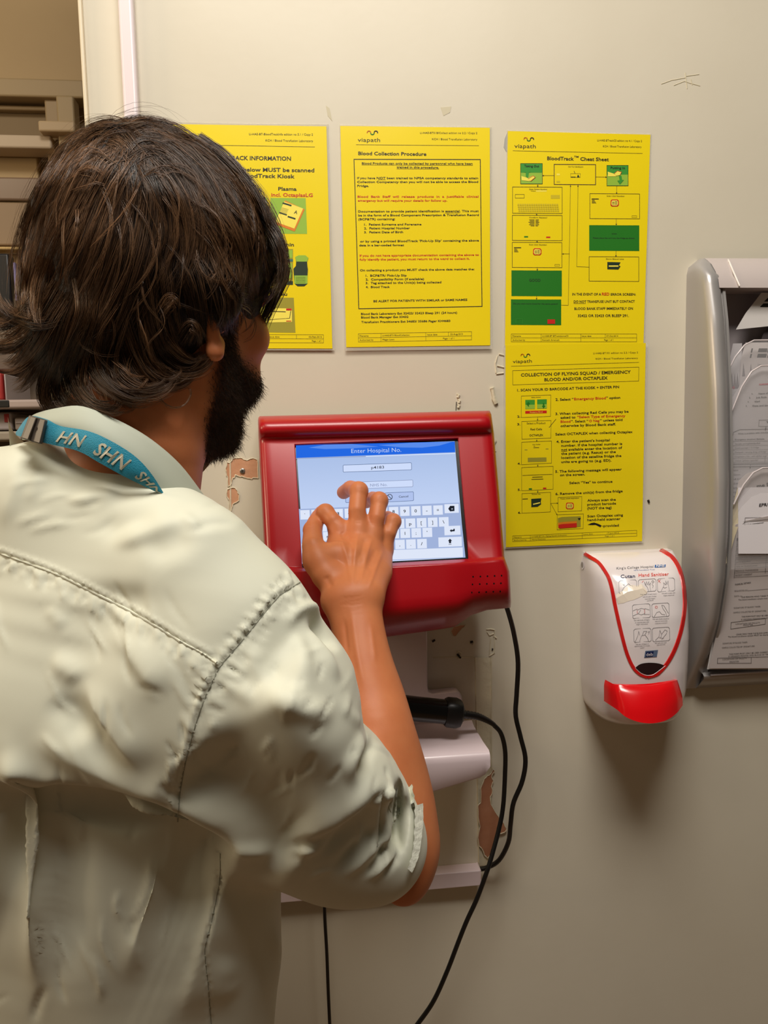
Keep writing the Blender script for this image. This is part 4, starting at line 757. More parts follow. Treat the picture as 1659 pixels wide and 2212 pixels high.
# push lever
def lv(px, py, o): return wp(px, py, o)
def lrow(P, O): return [lv(*cr(x, y, *SX), o_) for (x, y), o_ in zip(P, O)]
top = lrow([(553, 1640), (620, 1644), (800, 1646), (960, 1638), (1100, 1618), (1200, 1600), (1252, 1590)], (.110, .115, .118, .119, .117, .112, .102))
m1 = lrow([(560, 1720), (640, 1728), (810, 1732), (965, 1725), (1110, 1703), (1215, 1680), (1275, 1665)], (.116, .122, .127, .128, .126, .119, .108))
m2 = lrow([(580, 1850), (670, 1878), (820, 1895), (975, 1890), (1120, 1860), (1235, 1810), (1305, 1770)], (.122, .130, .136, .137, .134, .126, .113))
bt = lrow([(590, 1925), (680, 2000), (820, 2055), (975, 2070), (1130, 2035), (1245, 1955), (1310, 1870)], (.125, .134, .141, .143, .139, .129, .116))
G = [spline([a, c_, d_, e_], 16) for a, c_, d_, e_ in zip(top, m1, m2, bt)]; G2 = [spline([G[i][k] for i in range(7)], 25) for k in range(16)]
b = MB(); b.grid(G2); Bk = [[p+np.array([0, .004, 0]) for p in r] for r in G2]; b.grid(Bk); b.grid([G2[-1], Bk[-1]]); b.grid([G2[0], Bk[0]])
side = lambda c_: [[r[c_] for r in G2], [r[c_]*np.array([1, 0, 1])+np.array([-.004 if c_ == 0 else .002, lerp(r[c_][1], -.088, 1), .0]) for r in G2]]
for c_ in (0, -1): b.grid(side(c_))
b.build('push_lever', M_RP, dt, smooth=True, sharp=45)

# ---------------------------------------------------------------- leaflet rack on the right
rt_ = thing('leaflet_rack', 'silver plastic wall rack holding forms, cut by the right edge', 'leaflet rack', tuple(wp(1560, 1000, 0)))
M_SIL = mat('silver_plastic', (176, 172, 170), .34, .35, bump=(700, .05, .0002)); M_SILB = mat('silver_back', (206, 196, 198), .4)
XL = wp(1476, 1000, 0)[0]; XRr = XL+.345; zT, zB = wp(1500, 562, 0)[2], wp(1480, 1482, 0)[2]
def routs(v): return interp(v, [(0, .012), (.015, .028), (.05, .050), (.15, .066), (.3, .080), (.5, .090), (.62, .090), (.72, .084), (.82, .068), (.9, .046), (.96, .026), (1, .012)])
def rsect(v, z):                                               # cross section of the left rail, wall to inner groove
    o_ = routs(v); w = interp(v, [(0, .03), (.1, .038), (1, .038)])
    return [(XL+.004*0, 0, z), (XL, -o_*.5, z), (XL+.001, -o_*.82, z), (XL+.004, -o_*.95, z), (XL+.009, -o_, z), (XL+.015, -o_*.985, z), (XL+.022, -o_*.94, z), (XL+.024, -o_*.90, z), (XL+.0245, -o_*.84, z), (XL+.027, -o_*.84, z), (XL+.0275, -o_*.89, z), (XL+.031, -o_*.89, z), (XL+.0315, -o_*.8, z), (XL+.033, -o_*.3, z), (XL+.033, -.006, z)]
vs_ = np.linspace(0, 1, 60); G = [rsect(v, lerp(zT, zB, v)) for v in vs_]
# round the top outer corner
for i, v in enumerate(vs_):
    if v < .035:
        k = 1-v/.035; sh = .016*(1-math.sqrt(max(0, 1-k*k)))
        G[i] = [(min(p[0]+sh, XL+.033), p[1], p[2]) for p in G[i]]
b = MB(); b.grid(G); b.build('side_rail', M_SIL, rt_, smooth=True, sharp=60)
b = MB(); mir = [[(XL+XRr-p[0], p[1], p[2]) for p in r] for r in G]; b.grid(mir); b.build('side_rail', M_SIL, rt_, smooth=True, sharp=60)
# head and foot panels
def hz(v): return lerp(zT, zB, v)
b = MB(); b.grid([[(x, -routs(v)*(.97 if v > .02 else 1), hz(v)) for x in np.linspace(XL+.02, XRr-.02, 8)] for v in (0, .008, .02, .04, .06, .078)]+[[(x, -.008, hz(.078)) for x in np.linspace(XL+.02, XRr-.02, 8)]]); b.build('head_panel', mat('rack_head', (196, 184, 180), .4), rt_, smooth=True, sharp=50)
gz = wp(1600, 640, .05); b = MB(); b.tube([(wp(1578, 563, .02)[0], -routs(0)-.001, hz(.003)), (wp(1585, 575, .04)[0], -routs(.015)-.001, hz(.015)), (wp(1592, 600, .055)[0], -routs(.045)-.0005, hz(.045)), (wp(1598, 625, .055)[0], -routs(.075)-.0005, hz(.075))], .0012, 6); b.build('head_seam', mat('seam_white', (240, 234, 228), .3), rt_, smooth=True)
b = MB(); b.grid([[(x, -o_, z) for x in np.linspace(XL+.02, XRr-.02, 6)] for o_, z in ((.006, hz(.955)), (.030, hz(.955)), (.034, hz(.96)), (.033, hz(.967)), (.022, hz(.985)), (.012, hz(1.0)), (0, hz(1)))]); b.build('foot_panel', M_SIL, rt_, smooth=True, sharp=50)
b = MB(); b.tube([(XL+.03, -.0345, hz(.957)), (XRr-.03, -.0345, hz(.957))], .0016, 8); b.build('foot_lip', M_SILB, rt_, smooth=True)
b = MB(); b.box(((XL+XRr)/2, -.003, (zT+zB)/2), (XRr-XL-.03, .006, (zT-zB)*.98)); b.build('back_panel', mat('rack_back', (168, 158, 160), .4), rt_)
M_ACR = mat('clear_acrylic', (226, 222, 224), .08, alpha=.16, coat=.6)
# clear pockets: curved windows, tier by tier
def rpl(px, py, o_): return wp(px, py, o_)
def pocket(y0, y1, o0, o1, cut):
    b = MB(); n = 20; x0 = XL+.034; x1 = XRr-.034; P_ = []
    zt1, zb1 = wp(1600, y0, o0)[2], wp(1600, y1, o1)[2]
    for i in range(13):
        f = i/12; row = []
        for j in range(n+1):
            u = j/n; e = abs(2*u-1); ztt = zt1-cut*min(1, max(0, (1-e)*2.2))**1.2*0+cut*(-(1-min(1, (1-e)*3.2))**2); z = lerp(ztt, zb1, f); row.append((lerp(x0, x1, u), -lerp(o0, o1, f), z))
        P_.append(row)
    b.grid(P_); b.grid([[tuple(np.array(p)+(0, .002, 0)) for p in r] for r in P_]); b.grid([P_[0], [tuple(np.array(p)+(0, .002, 0)) for p in P_[0]]]); b.build('clear_pocket', M_ACR, rt_, smooth=True)
    b = MB(); b.tube([tuple(np.array(p)+(0, .001, 0)) for p in P_[0]], .0011, 6); b.build('pocket_rim', mat('acrylic_edge', (226, 214, 214), .2), rt_, smooth=True)
pocket(735, 1010, .050, .066, .05); pocket(790, 1230, .068, .074, .062); pocket(1012, 1440, .078, .042, .05)
# papers, each its own sheet
GPp = 'paper forms in the leaflet rack'
def paper(label, poly, o0, o1, cat='form', draw=None, m=None, name='paper_form', group=GPp, fold=None):
    ys = [p[1] for p in poly]; y0, y1 = min(ys), max(ys)
    def sf(px, py, l=0.0): return wp(px, py, lerp(o0, o1, (py-y0)/(y1-y0))+l)
    c = np.mean(np.array(poly, float), 0); t = thing(name, label, cat, tuple(sf(*c)), group)
    MB().prism([sf(x, y) for x, y in poly], (0, .0005, 0)).build('sheet', m or M_PAPERW, t)
    if draw:
        D = Draw(sf); draw(D); D.build('printing', [M_BK, M_GREYINK, mat('pink_print', (196, 60, 80), .5), mat('grey_shade', (120, 112, 114), .5)], t)
    return t
M_PG = mat('grey_paper', (196, 190, 192), .55); M_PG2 = mat('shaded_paper', (206, 196, 194), .55); M_DARKP = mat('dark_folder', (66, 58, 60), .5)
def R_(cx, cy): return (1430+cx/3.812, 540+cy/3.812)
def R2(cx, cy): return (1430+cx/3.812, 960+cy/3.812)
def rline(D, a, b_, w=.8, mi=1): D.line([a, b_], w, mi, .0006)
paper('cream folder flap with black stripes at the top of the rack', [R_(610, 655), R_(690, 520), R_(820, 352), R_(1200, 350), R_(1200, 620), R_(873, 628)], .030, .034, 'folder', lambda D: (D.poly([R_(840, 425), R_(870, 395), R_(1100, 395), R_(1100, 425)], 0), D.poly([R_(806, 470), R_(835, 440), R_(1100, 440), R_(1100, 470)], 0)), M_PAPERW, 'folder', None)
paper('dark booklet with a round cover below the cream folder flap', [R_(810, 760), R_(835, 690), R_(873, 640), R_(1100, 620), R_(1100, 1000), R_(820, 1000)], .026, .028, 'booklet', None, M_DARKP, 'booklet', None)
def barc(D):
    for (x, y, w, h) in ((730, 810, 12, 34), (790, 810, 72, 30), (722, 856, 12, 32), (782, 855, 74, 30), (866, 812, 60, 30), (866, 856, 60, 30)): D.poly([R_(x+8, y), R_(x+w+8, y), R_(x+w, y+h), R_(x, y+h)], 0)
    for x in (660, 720, 780): D.poly([R_(x, 1040), R_(x+12, 930), R_(x+24, 1040)], 3)
    rline(D, R_(800, 945), R_(873, 945), 1, 0)
paper('white card with black barcode blocks, behind the upper clear pocket', [R_(690, 762), R_(1100, 760), R_(1100, 1300), R_(630, 1300), R_(650, 900)], .036, .038, 'card', barc, M_PG2, 'barcode_card', None)
def redt(D):
    for x in (548, 566, 585): D.text('B', *R_(x, 1142), *R_(x+14, 1142), 5, 2, .03, .0005)
    for x in (575, 600, 622): D.poly([R_(x-16, 1140), R_(x, 1010), R_(x+14, 1140)], 3)
paper('narrow pale tabs with red letters behind the clear pocket', [R_(585, 770), R_(660, 768), R_(640, 1230), R_(550, 1240), R_(545, 960)], .034, .036, 'tab cards', redt, M_PG, 'tab_card', None)
def formA(D):
    D.text('REMEMBER', *R_(800, 1113), *R_(900, 1108), 3, 2, .03, .0006, .2)
    for n_, tx, x, y in (('1.', 'Name of', 740, 1190), ('2.', 'Job Role', 718, 1222), ('3.', 'Ward', 706, 1256), ('5.', 'Date and time', 690, 1290)):
        D.text(n_, *R_(x, y), *R_(x+12, y-1), 3, 0, .02, .0006); D.text(tx, *R_(x+56, y-1), *R_(x+56+len(tx)*11, y-6), 3.2, 0, .02, .0006)
    D.poly([R_(668, 1330), R_(700, 1240), R_(873, 1200), R_(1100, 1200), R_(1100, 1440), R_(780, 1440)], 2, .0001) if False else None
    rline(D, R_(800, 1400), R_(1000, 1396)); rline(D, R_(796, 1452), R_(1000, 1452)); rline(D, R_(800, 1400), R_(796, 1452)); D.text('Th', *R_(858, 1425), *R_(900, 1424), 3.5, 0, .02, .0006); D.arrow(R_(858, 1452), R_(852, 1482), 1, 3.5)
    D.line([R_(575, 1560), R_(590, 1500), R_(640, 1478), R_(900, 1474)], 1, 1, .0006); D.text('What is problem with transfusion', *R_(626, 1518), *R_(900, 1505), 3, 0, .01, .0006)
    for k, tx in enumerate(('Emergency situation/ Bedside', 'Sample wrong/mislabelled', 'Cold storage / O fridge', 'Delayed / wrong drug of fridge', 'Forgotten / No - will call for new', 'Other (please specify)')):
        y = 1560+k*35; rline(D, R_(575, y+16), R_(870, y+12), .6); D.text(tx, *R_(602, y+6), *R_(602+min(260, len(tx)*8.6), y), 3, 1 if k else 0, .01, .0006)
    rline(D, R_(565, 1545), R_(560, 1762)); rline(D, R_(850, 1700), R_(846, 1750)); rline(D, R_(560, 1765), R_(873, 1760), 1.2, 0); rline(D, R_(560, 1785), R_(873, 1780), 1.2, 0); D.arrow(R_(730, 1765), R_(726, 1795), 1, 3.5)
    for k in range(9): y = 1820+k*36; D.text(('Date', 'of reaction', 'NO', 'and time', 'Patient', 'Blood group')[k % 6], *R_(572, y), *R_(628+(k*17 % 40), y-3), 3, 1, .0, .0006)
paper('grey printed form with numbered lines and a boxed table, upper in rack', [R_(553, 1262), R_(640, 1120), R_(795, 962), R_(1200, 955), R_(1200, 2400), R_(552, 2400)], .060, .066, 'form', formA, M_PG)
paper('white sheet headed in bold behind the EPR page', [R2(620, 350), R2(632, 300), R2(700, 240), R2(780, 212), R2(873, 200), R2(1200, 196), R2(1200, 700), R2(640, 700)], .0705, .072, 'form', lambda D: D.text('me Detail', *R2(782, 356), *R2(990, 326), 7, 0, .02, .0006), M_PG2)
paper('cream envelope edge sticking out left of the EPR page', [R2(624, 356), R2(655, 460), R2(640, 640), R2(600, 760), R2(560, 900), R2(516, 1015), R2(535, 800), R2(570, 560)], .0725, .074, 'envelope', None, mat('cream_paper', (228, 214, 182), .5), 'envelope', None)
paper('bright white page lettered EPR in the lower pocket of the rack', [R2(626, 356), R2(1200, 345), R2(1200, 900), R2(630, 900)], .0735, .075, 'page', lambda D: (D.text('EPR/', *R2(800, 512), *R2(873, 506), 6.5, 0, .015, .0006, .2), rline(D, R2(685, 604), R2(900, 600)), rline(D, R2(685, 604), R2(682, 660))), mat('bright_paper', (240, 234, 238), .5), 'page', None)
def formB(D):
    for k, (tx, x, w) in enumerate((('In blue container', 670, 170), ('Accession:', 652, 120), ('Additional Testing:', 640, 215))): y = (668, 688, 712)[k]; D.text(tx, *R2(x, y), *R2(x+w, y-20), 3, 0 if k else 1, .02, .0006, .2)
    D.line([R2(626, 728), R2(640, 690), R2(680, 640), R2(873, 616)], .8, 1, .0006)
    D.poly([R2(616, 770), R2(1100, 735), R2(1100, 765), R2(612, 796)], 3, .0004); D.text('CROSSMATCH REQUEST', *R2(622, 790), *R2(818, 778), 3, 0, .01, .0008); D.text('GROUP', *R2(840, 776), *R2(920, 772), 3, 0, .01, .0008)
    for k, tx in enumerate(('DATE REQUIRED:', 'NUMBER OF UNITS REQUIRED', 'SPECIAL REQUIREMENTS', 'REASON FOR TRANSFUSION', 'DATE REQUIRED', 'TIME OF TRANSFUSION', 'PREVIOUS TRANSFUSION', 'PATIENT CONSENT')):
        y = 832+k*36; D.text(tx, *R2(618-k*2, y), *R2(618-k*2+len(tx)*9.3, y-10), 3, 1, .0, .0006); rline(D, R2(608-k*2, y+10), R2(1050, y-12), .6)
    rline(D, R2(618, 796), R2(594, 1098)); rline(D, R2(873, 770), R2(850, 1060))
    D.text('CLINICAL DETAILS:', *R2(602, 1160), *R2(734, 1142), 3.2, 0, .01, .0006)
    for k, (tx, x, w, y, m_) in enumerate((('REQUESTED BY:', 598, 110, 1212, 1), ('DATE:', 596, 40, 1255, 1), ('THE PERSON WHO TAKES THE', 654, 240, 1264, 0), ('The blood transfusion sample must be', 630, 260, 1285, 0), ('SIGNATURE OF BLOOD TAKER:', 592, 220, 1352, 1), ('SAMPLE COLLECTED BY (SIGNATURE)', 588, 270, 1390, 1), ('THIS FORM MUST ONLY BE USED', 656, 220, 1425, 0), ('IF ORDERED PRINTED FOR EP', 652, 220, 1448, 1), ('LOCATION OF FAULTY', 608, 200, 1484, 1), ('PRINTER', 670, 80, 1494, 1), ('USAGE: MAKE TAKES THE BLOOD SAMPLE', 612, 270, 1570, 0), ('The blood transfusion sample MUST be clearly', 544, 330, 1590, 0), ('SIGNATURE OF BLOOD TAKER:', 500, 205, 1645, 1), ('SAMPLE COLLECTED BY (SIGNATURE)', 494, 270, 1680, 1), ('THIS FORM MUST ONLY BE USED CORRECT', 552, 330, 1733, 0), ('IF ORDERED PRINTED AND BLOOD BY TEL', 548, 330, 1752, 1), ('LOCATION OF FAULTY', 500, 200, 1776, 1), ('PRINTER', 558, 76, 1796, 1))):
        D.text(tx, *R2(x, y), *R2(x+w, y-w*.055), 3, m_, .0, .0006)
    rline(D, R2(705, 1205), R2(1000, 1180), .6); rline(D, R2(640, 1250), R2(660, 1248), .6); D.line([R2(570, 1466), R2(852, 1432), R2(850, 1480), R2(566, 1520)], .8, 1, .0006, True); D.line([R2(458, 1760), R2(735, 1752), R2(735, 1800), R2(456, 1802)], .8, 1, .0006, True); D.line([R2(735, 1752), R2(1000, 1745)], .8, 1, .0006)
paper('white sheet under the crossmatch form with a folded corner, bottom of rack', [R2(448, 1450), R2(520, 1100), R2(1200, 1000), R2(1200, 1852), R2(372, 1852), R2(400, 1700)], .058, .040, 'form', None, M_PAPERW)
paper('crossmatch request form filling the lower clear pocket', [R2(578, 800), R2(606, 660), R2(680, 630), R2(873, 590), R2(1200, 560), R2(1200, 1840), R2(385, 1845), R2(430, 1640), R2(500, 1330), R2(520, 1020)], .0762, .044, 'form', formB, M_PG2)
# ---------------------------------------------------------------- smooth bodies: distance fields turned into meshes
class Field:
    def __init__(s, lo, hi, h):
        s.lo = np.array(lo, float); s.h = h; s.n = np.ceil((np.array(hi)-s.lo)/h).astype(int)+1; s.F = np.full(s.n, 1e3, np.float32)
    def _box(s, lo, hi):
        a = np.clip(np.floor((lo-s.lo)/s.h).astype(int), 0, s.n); b = np.clip(np.ceil((hi-s.lo)/s.h).astype(int)+1, 0, s.n); return a, b
    def seg(s, A, B, D, a, b):
        # A, B nodes: (centre, u, ru, w, rw, cap)
        pad = .02; r0 = max(A[2], A[4])+pad+A[5]; r1 = max(B[2], B[4])+pad+B[5]
        lo = np.minimum(A[0]-r0, B[0]-r1); hi = np.maximum(A[0]+r0, B[0]+r1); p, q = s._box(lo, hi); p = np.maximum(p, a); q = np.minimum(q, b)
        if np.any(q <= p): return
        X = [(s.lo[i]+s.h*np.arange(p[i], q[i])).astype(np.float32) for i in range(3)]
        ax = B[0]-A[0]; L2 = float(ax@ax)+1e-12; L = math.sqrt(L2)
        x, y, z = X[0][:, None, None], X[1][None, :, None], X[2][None, None, :]
        t = ((x-A[0][0])*ax[0]+(y-A[0][1])*ax[1]+(z-A[0][2])*ax[2])/L2; tc = np.clip(t, 0, 1)
        ex = (t-tc)*L
        dx = x-(A[0][0]+ax[0]*tc); dy = y-(A[0][1]+ax[1]*tc); dz = z-(A[0][2]+ax[2]*tc)
        # remove the part along the axis
        axn = ax/L; k = dx*axn[0]+dy*axn[1]+dz*axn[2]; dx = dx-k*axn[0]; dy = dy-k*axn[1]; dz = dz-k*axn[2]
        u = A[1]+B[1]; u = u-axn*(u@axn); u /= np.linalg.norm(u); w = np.cross(axn, u)
        ru = A[2]+(B[2]-A[2])*tc; rw = A[4]+(B[4]-A[4])*tc; cp = np.where(ex < 0, A[5], B[5])
        q1 = (dx*u[0]+dy*u[1]+dz*u[2])/ru; q2 = (dx*w[0]+dy*w[1]+dz*w[2])/rw; q3 = ex/cp
        d = (np.sqrt(q1*q1+q2*q2+q3*q3)-1)*np.minimum(ru, rw)
        sl = tuple(slice(p[i]-a[i], q[i]-a[i]) for i in range(3)); D[sl] = np.minimum(D[sl], d.astype(np.float32))
    def chain(s, nodes, k=.012, sub=False, closed=False):
        if len(nodes) == 1: nodes = [nodes[0], (nodes[0][0]+np.array([0, 0, 1e-4]),)+tuple(nodes[0][1:])]
        R = max(max(n[2], n[4])+n[5] for n in nodes)+.03; C = np.array([n[0] for n in nodes]); a, b = s._box(C.min(0)-R, C.max(0)+R)
        if np.any(b <= a): return
        D = np.full(b-a, 1e3, np.float32)
        for A, B in zip(nodes[:-1], nodes[1:]): s.seg(A, B, D, a, b)
        sl = tuple(slice(a[i], b[i]) for i in range(3)); G = s.F[sl]
        if sub: D = -D; h = np.maximum(k-np.abs(G-D), 0)/k; s.F[sl] = np.maximum(G, D)+h*h*k/4
        else: h = np.maximum(k-np.abs(G-D), 0)/k; s.F[sl] = np.minimum(G, D)-h*h*k/4
    def mesh(s):
        F = s.F; S = F < 0; n = S.shape; acc = np.zeros((n[0]-1, n[1]-1, n[2]-1, 3), np.float32); cnt = np.zeros((n[0]-1, n[1]-1, n[2]-1), np.float32)
        c = S[:-1, :-1, :-1].astype(np.int8)
        tot = sum(S[i:n[0]-1+i, j:n[1]-1+j, k:n[2]-1+k].astype(np.int8) for i in (0, 1) for j in (0, 1) for k in (0, 1)); act = (tot > 0) & (tot < 8); I = np.argwhere(act)
        V = np.zeros((len(I), 3)); N = np.zeros(len(I)); off = [(i, j, k) for i in (0, 1) for j in (0, 1) for k in (0, 1)]
        for o in off:
            for ax in range(3):
                if o[ax]: continue
                p = list(o); p[ax] = 1; f0 = F[I[:, 0]+o[0], I[:, 1]+o[1], I[:, 2]+o[2]]; f1 = F[I[:, 0]+p[0], I[:, 1]+p[1], I[:, 2]+p[2]]; m = (f0 < 0) != (f1 < 0)
                t = np.where(m, f0/np.where(m, f0-f1, 1), 0); q = np.repeat(np.array([o], float), len(I), 0); q[:, ax] += t; V[m] += q[m]; N[m] += 1
        V = (V/N[:, None]+I)*s.h+s.lo; idx = np.full(act.shape, -1, np.int64); idx[act] = np.arange(len(I)); Q = []
        for ax in range(3):
            a1, a2 = (ax+1) % 3, (ax+2) % 3; sl0 = [slice(1, -1)]*3; sl1 = [slice(1, -1)]*3; sl0[ax] = slice(0, -1); sl1[ax] = slice(1, None)
            A = S[tuple(sl0)]; B = S[tuple(sl1)]; E = np.argwhere(A != B); base = E.copy(); base[:, a1] += 1; base[:, a2] += 1
            fl = A[E[:, 0], E[:, 1], E[:, 2]]
            def ix(d1, d2): g = base.copy(); g[:, a1] -= d1; g[:, a2] -= d2; return idx[g[:, 0], g[:, 1], g[:, 2]]
            q = np.stack([ix(1, 1), ix(0, 1), ix(0, 0), ix(1, 0)], 1); q[~fl] = q[~fl][:, ::-1]; Q.append(q)
        Q = np.concatenate(Q); Q = Q[(Q >= 0).all(1)]; return V, Q
def vnorm(V, Q):
    n = np.cross(V[Q[:, 2]]-V[Q[:, 0]], V[Q[:, 3]]-V[Q[:, 1]]); N = np.zeros_like(V)
    for k in range(4): 
        for c in range(3): N[:, c] += np.bincount(Q[:, k], n[:, c], len(V))
    return N/(np.linalg.norm(N, axis=1)[:, None]+1e-12)
def relax(V, Q, it=1, f=.5):
    E = np.concatenate([Q[:, [0, 1]], Q[:, [1, 2]], Q[:, [2, 3]], Q[:, [3, 0]]])
    for _ in range(it):
        S_ = np.zeros_like(V); c = np.bincount(E[:, 0], minlength=len(V))+np.bincount(E[:, 1], minlength=len(V))
        for k in range(3): S_[:, k] = np.bincount(E[:, 0], V[E[:, 1], k], len(V))+np.bincount(E[:, 1], V[E[:, 0], k], len(V))
        V = V*(1-f)+f*S_/np.maximum(c, 1)[:, None]
    return V
def mesh_obj(name, V, Q, mats, parent=None, mi=None):
    me = bpy.data.meshes.new(name); me.vertices.add(len(V)); me.vertices.foreach_set('co', V.astype(np.float32).ravel()); nq = len(Q); k = Q.shape[1]
    me.loops.add(nq*k); me.loops.foreach_set('vertex_index', Q.astype(np.int32).ravel()); me.polygons.add(nq); me.polygons.foreach_set('loop_start', np.arange(0, nq*k, k, dtype=np.int32)); me.polygons.foreach_set('loop_total', np.full(nq, k, np.int32))
    for m in (mats if isinstance(mats, (list, tuple)) else [mats]): me.materials.append(m)
    if mi is not None: me.polygons.foreach_set('material_index', np.asarray(mi, np.int32))
    me.update(calc_edges=True); me.validate(); me.polygons.foreach_set('use_smooth', [True]*len(me.polygons))
    o = bpy.data.objects.new(name, me); COL.objects.link(o)
    if parent is not None: o.parent = parent; o.matrix_parent_inverse = Matrix.Translation(-Vector(parent.location))
    return o
def nd(px, py, d, r, rw=None, u=None, cap=None):               # node at a pixel and distance; r in metres
    u = RT if u is None else u; rw = r if rw is None else rw
    return (at(px, py, d), np.array(u, float), r, None, rw, cap or min(r, rw))
def ndw(P, r, rw=None, u=None, cap=None): rw = r if rw is None else rw; return (np.array(P, float), np.array(RT if u is None else u, float), r, None, rw, cap or min(r, rw))
def dense(N, m=4):
    out = []; U = spline([np.concatenate([n[0], n[1], [n[2], n[4], n[5]]]) for n in N], (len(N)-1)*m+1)
    for q in U: u = q[3:6]/np.linalg.norm(q[3:6]); out.append((q[:3], u, max(q[6], .003), None, max(q[7], .003), max(q[8], .003)))
    return out
def ring(lx, ly, rx, ry, d, b, cap=None, dd=0):                # cross-section between two outline points
    A, B = at(lx, ly, d), at(rx, ry, d+dd); u = B-A; a = np.linalg.norm(u)/2; return ((A+B)/2, u/(2*a), a, None, b, cap or min(a, b))
def pseg(P, poly):                                             # distance to a polyline, signed side, position along 0..1
    poly = np.array(poly, float); best = np.full(len(P), 1e9); sd_ = np.zeros(len(P)); tt = np.zeros(len(P)); L = np.linalg.norm(np.diff(poly, axis=0), axis=1); cum = np.concatenate([[0], np.cumsum(L)])
    for i in range(len(poly)-1):
        a, b = poly[i], poly[i+1]; e = b-a; t = np.clip(((P-a)@e)/(e@e), 0, 1); q = P-(a+t[:, None]*e); d = np.linalg.norm(q, axis=1); m = d < best
        best[m] = d[m]; sd_[m] = (e[0]*q[m, 1]-e[1]*q[m, 0])/np.linalg.norm(e); tt[m] = (cum[i]+t[m]*L[i])/cum[-1]
    return best, sd_, tt
class Sculpt:
    """relief: folds follow lines laid over the visible side of a surface"""
    def __init__(s, V, Q): s.V = V.copy(); s.Q = Q; s.upd()
    def upd(s):
        s.N = vnorm(s.V, s.Q); x, y, z = proj(s.V); s.P = np.stack([x, y], 1); v = s.V-CAM; v /= np.linalg.norm(v, axis=1)[:, None]; f = -(s.N*v).sum(1); s.w = np.clip((f+.05)/.35, 0, 1); s.z = z
    def fold(s, poly, w, amp, kind='ridge', zr=None, ends=.15, w2=None, fwd=False):
        poly = [tuple(map(float, p)) for p in (spline(poly, max(6, 4*len(poly))) if len(poly) > 2 else poly)]; q = np.array(poly); W = max(w, w2 or 0)*3
        m = (s.P[:, 0] > q[:, 0].min()-W) & (s.P[:, 0] < q[:, 0].max()+W) & (s.P[:, 1] > q[:, 1].min()-W) & (s.P[:, 1] < q[:, 1].max()+W) & (s.w > 0)
        if zr: m &= (s.z > zr[0]) & (s.z < zr[1])
        I = np.nonzero(m)[0]
        if len(I) == 0: return
        d, sg, t = pseg(s.P[I], poly); tp = np.clip(np.minimum(t, 1-t)/ends, 0, 1) if ends > 0 else 1; tp = tp*tp*(3-2*tp) if ends > 0 else 1
        if kind == 'ridge': g = np.exp(-(d/w)**2)
        elif kind == 'step':                                   # one side steep, the other soft
            ww = np.where(sg > 0, w, w2 or w*3); g = np.exp(-(d/ww)**2)
        elif kind == 'lip': g = 1/(1+np.exp(-np.clip(sg/w, -30, 30)))*np.exp(-(d/(w2 or w*5))**2)
        s.V[I] += (-FW*np.ones((len(I), 1)) if fwd else s.N[I])*(amp*g*tp*s.w[I])[:, None]
def noise3(V, sc, seed=0, oct=3):
    r = np.random.default_rng(seed); o = np.zeros(len(V)); a = 1
    for k in range(oct):
        for _ in range(4): d = r.normal(size=3); d /= np.linalg.norm(d); o += a*np.sin(V@d*sc*(2**k)+r.uniform(0, 6.28))/2
        a *= .5
    return o
# ---------------------------------------------------------------- the man
M_SKIN = mat('skin', (204, 127, 82), .5, sss=.15, noise=(40, .6), rgb2=(192, 112, 70), bump=(420, .2, .0004), spec=.3)
M_SKIN2 = mat('skin_under_beard', (136, 88, 62), .6)
M_NAIL = mat('fingernail', (226, 168, 140), .25)
BY = math.radians(20); BR_ = np.array([math.cos(BY), -math.sin(BY), 0]); BF = np.array([math.sin(BY), math.cos(BY), 0])
pc = at(195, 2150, .68); man = thing('person', 'man in sage green shirt seen from behind, tapping the kiosk screen', 'person', (pc[0], pc[1], 0))
# head frame
HY, HP = math.radians(36), math.radians(12)
HF = np.array([math.sin(HY)*math.cos(HP), math.cos(HY)*math.cos(HP), -math.sin(HP)]); HR = np.array([math.cos(HY), -math.sin(HY), 0]); HU = np.cross(HR, HF)
HC = at(350, 620, .66)
def hl(r, f, u): return HC+HR*r+HF*f+HU*u
def hn(r, f, u, a, b=None, c=None): return (hl(r, f, u), HR, a, None, b or a, c or a)
def hell(r, f, u, ar, af, au): return [(hl(r, f, u-1e-4), HR, ar, None, af, au), (hl(r, f, u+1e-4), HR, ar, None, af, au)]
hf = Field(HC-.20, HC+np.array([.20, .20, .16]), .0022)
hf.chain(hell(0, -.008, .012, .076, .097, .090), .001)
hf.chain(hell(0, .036, -.045, .060, .058, .082), .03)
for s_ in (1, -1):
    hf.chain([hn(.056*s_, .0, -.058, .014), hn(.050*s_, .022, -.088, .016), hn(.014*s_, .078, -.116, .017)], .022)
    hf.chain([hn(.048*s_, .066, -.030, .019)], .018)
    hf.chain([hn(.030*s_, .078, -.066, .020)], .02)
hf.chain([hn(0, .080, -.114, .018)], .015)
hf.chain([hn(-.042, .078, .016, .011), hn(0, .090, .018, .012), hn(.042, .078, .016, .011)], .012)
hf.chain([hn(0, .092, .006, .007), hn(0, .102, -.028, .011), hn(0, .098, -.036, .012)], .008); [hf.chain([hn(.012*s_, .093, -.036, .008)], .005) for s_ in (1, -1)]
hf.chain([hn(-.022, .084, -.066, .004), hn(0, .093, -.064, .0065), hn(.022, .084, -.066, .004)], .004); hf.chain([hn(-.018, .083, -.075, .004), hn(0, .092, -.076, .007), hn(.018, .083, -.075, .004)], .004)
for s_ in (1, -1): hf.chain([hn(.031*s_, .088, -.003, .015)], .008, sub=True); hf.chain([hn(.031*s_, .078, -.003, .0135)], .003)
hf.chain([(hl(0, -.015, -.05), HR, .054, None, .056, .05), nd(300, 960, .655, .058, .06), nd(270, 1060, .66, .066, .066)], .022)
V, Q = hf.mesh(); ear_parts = []
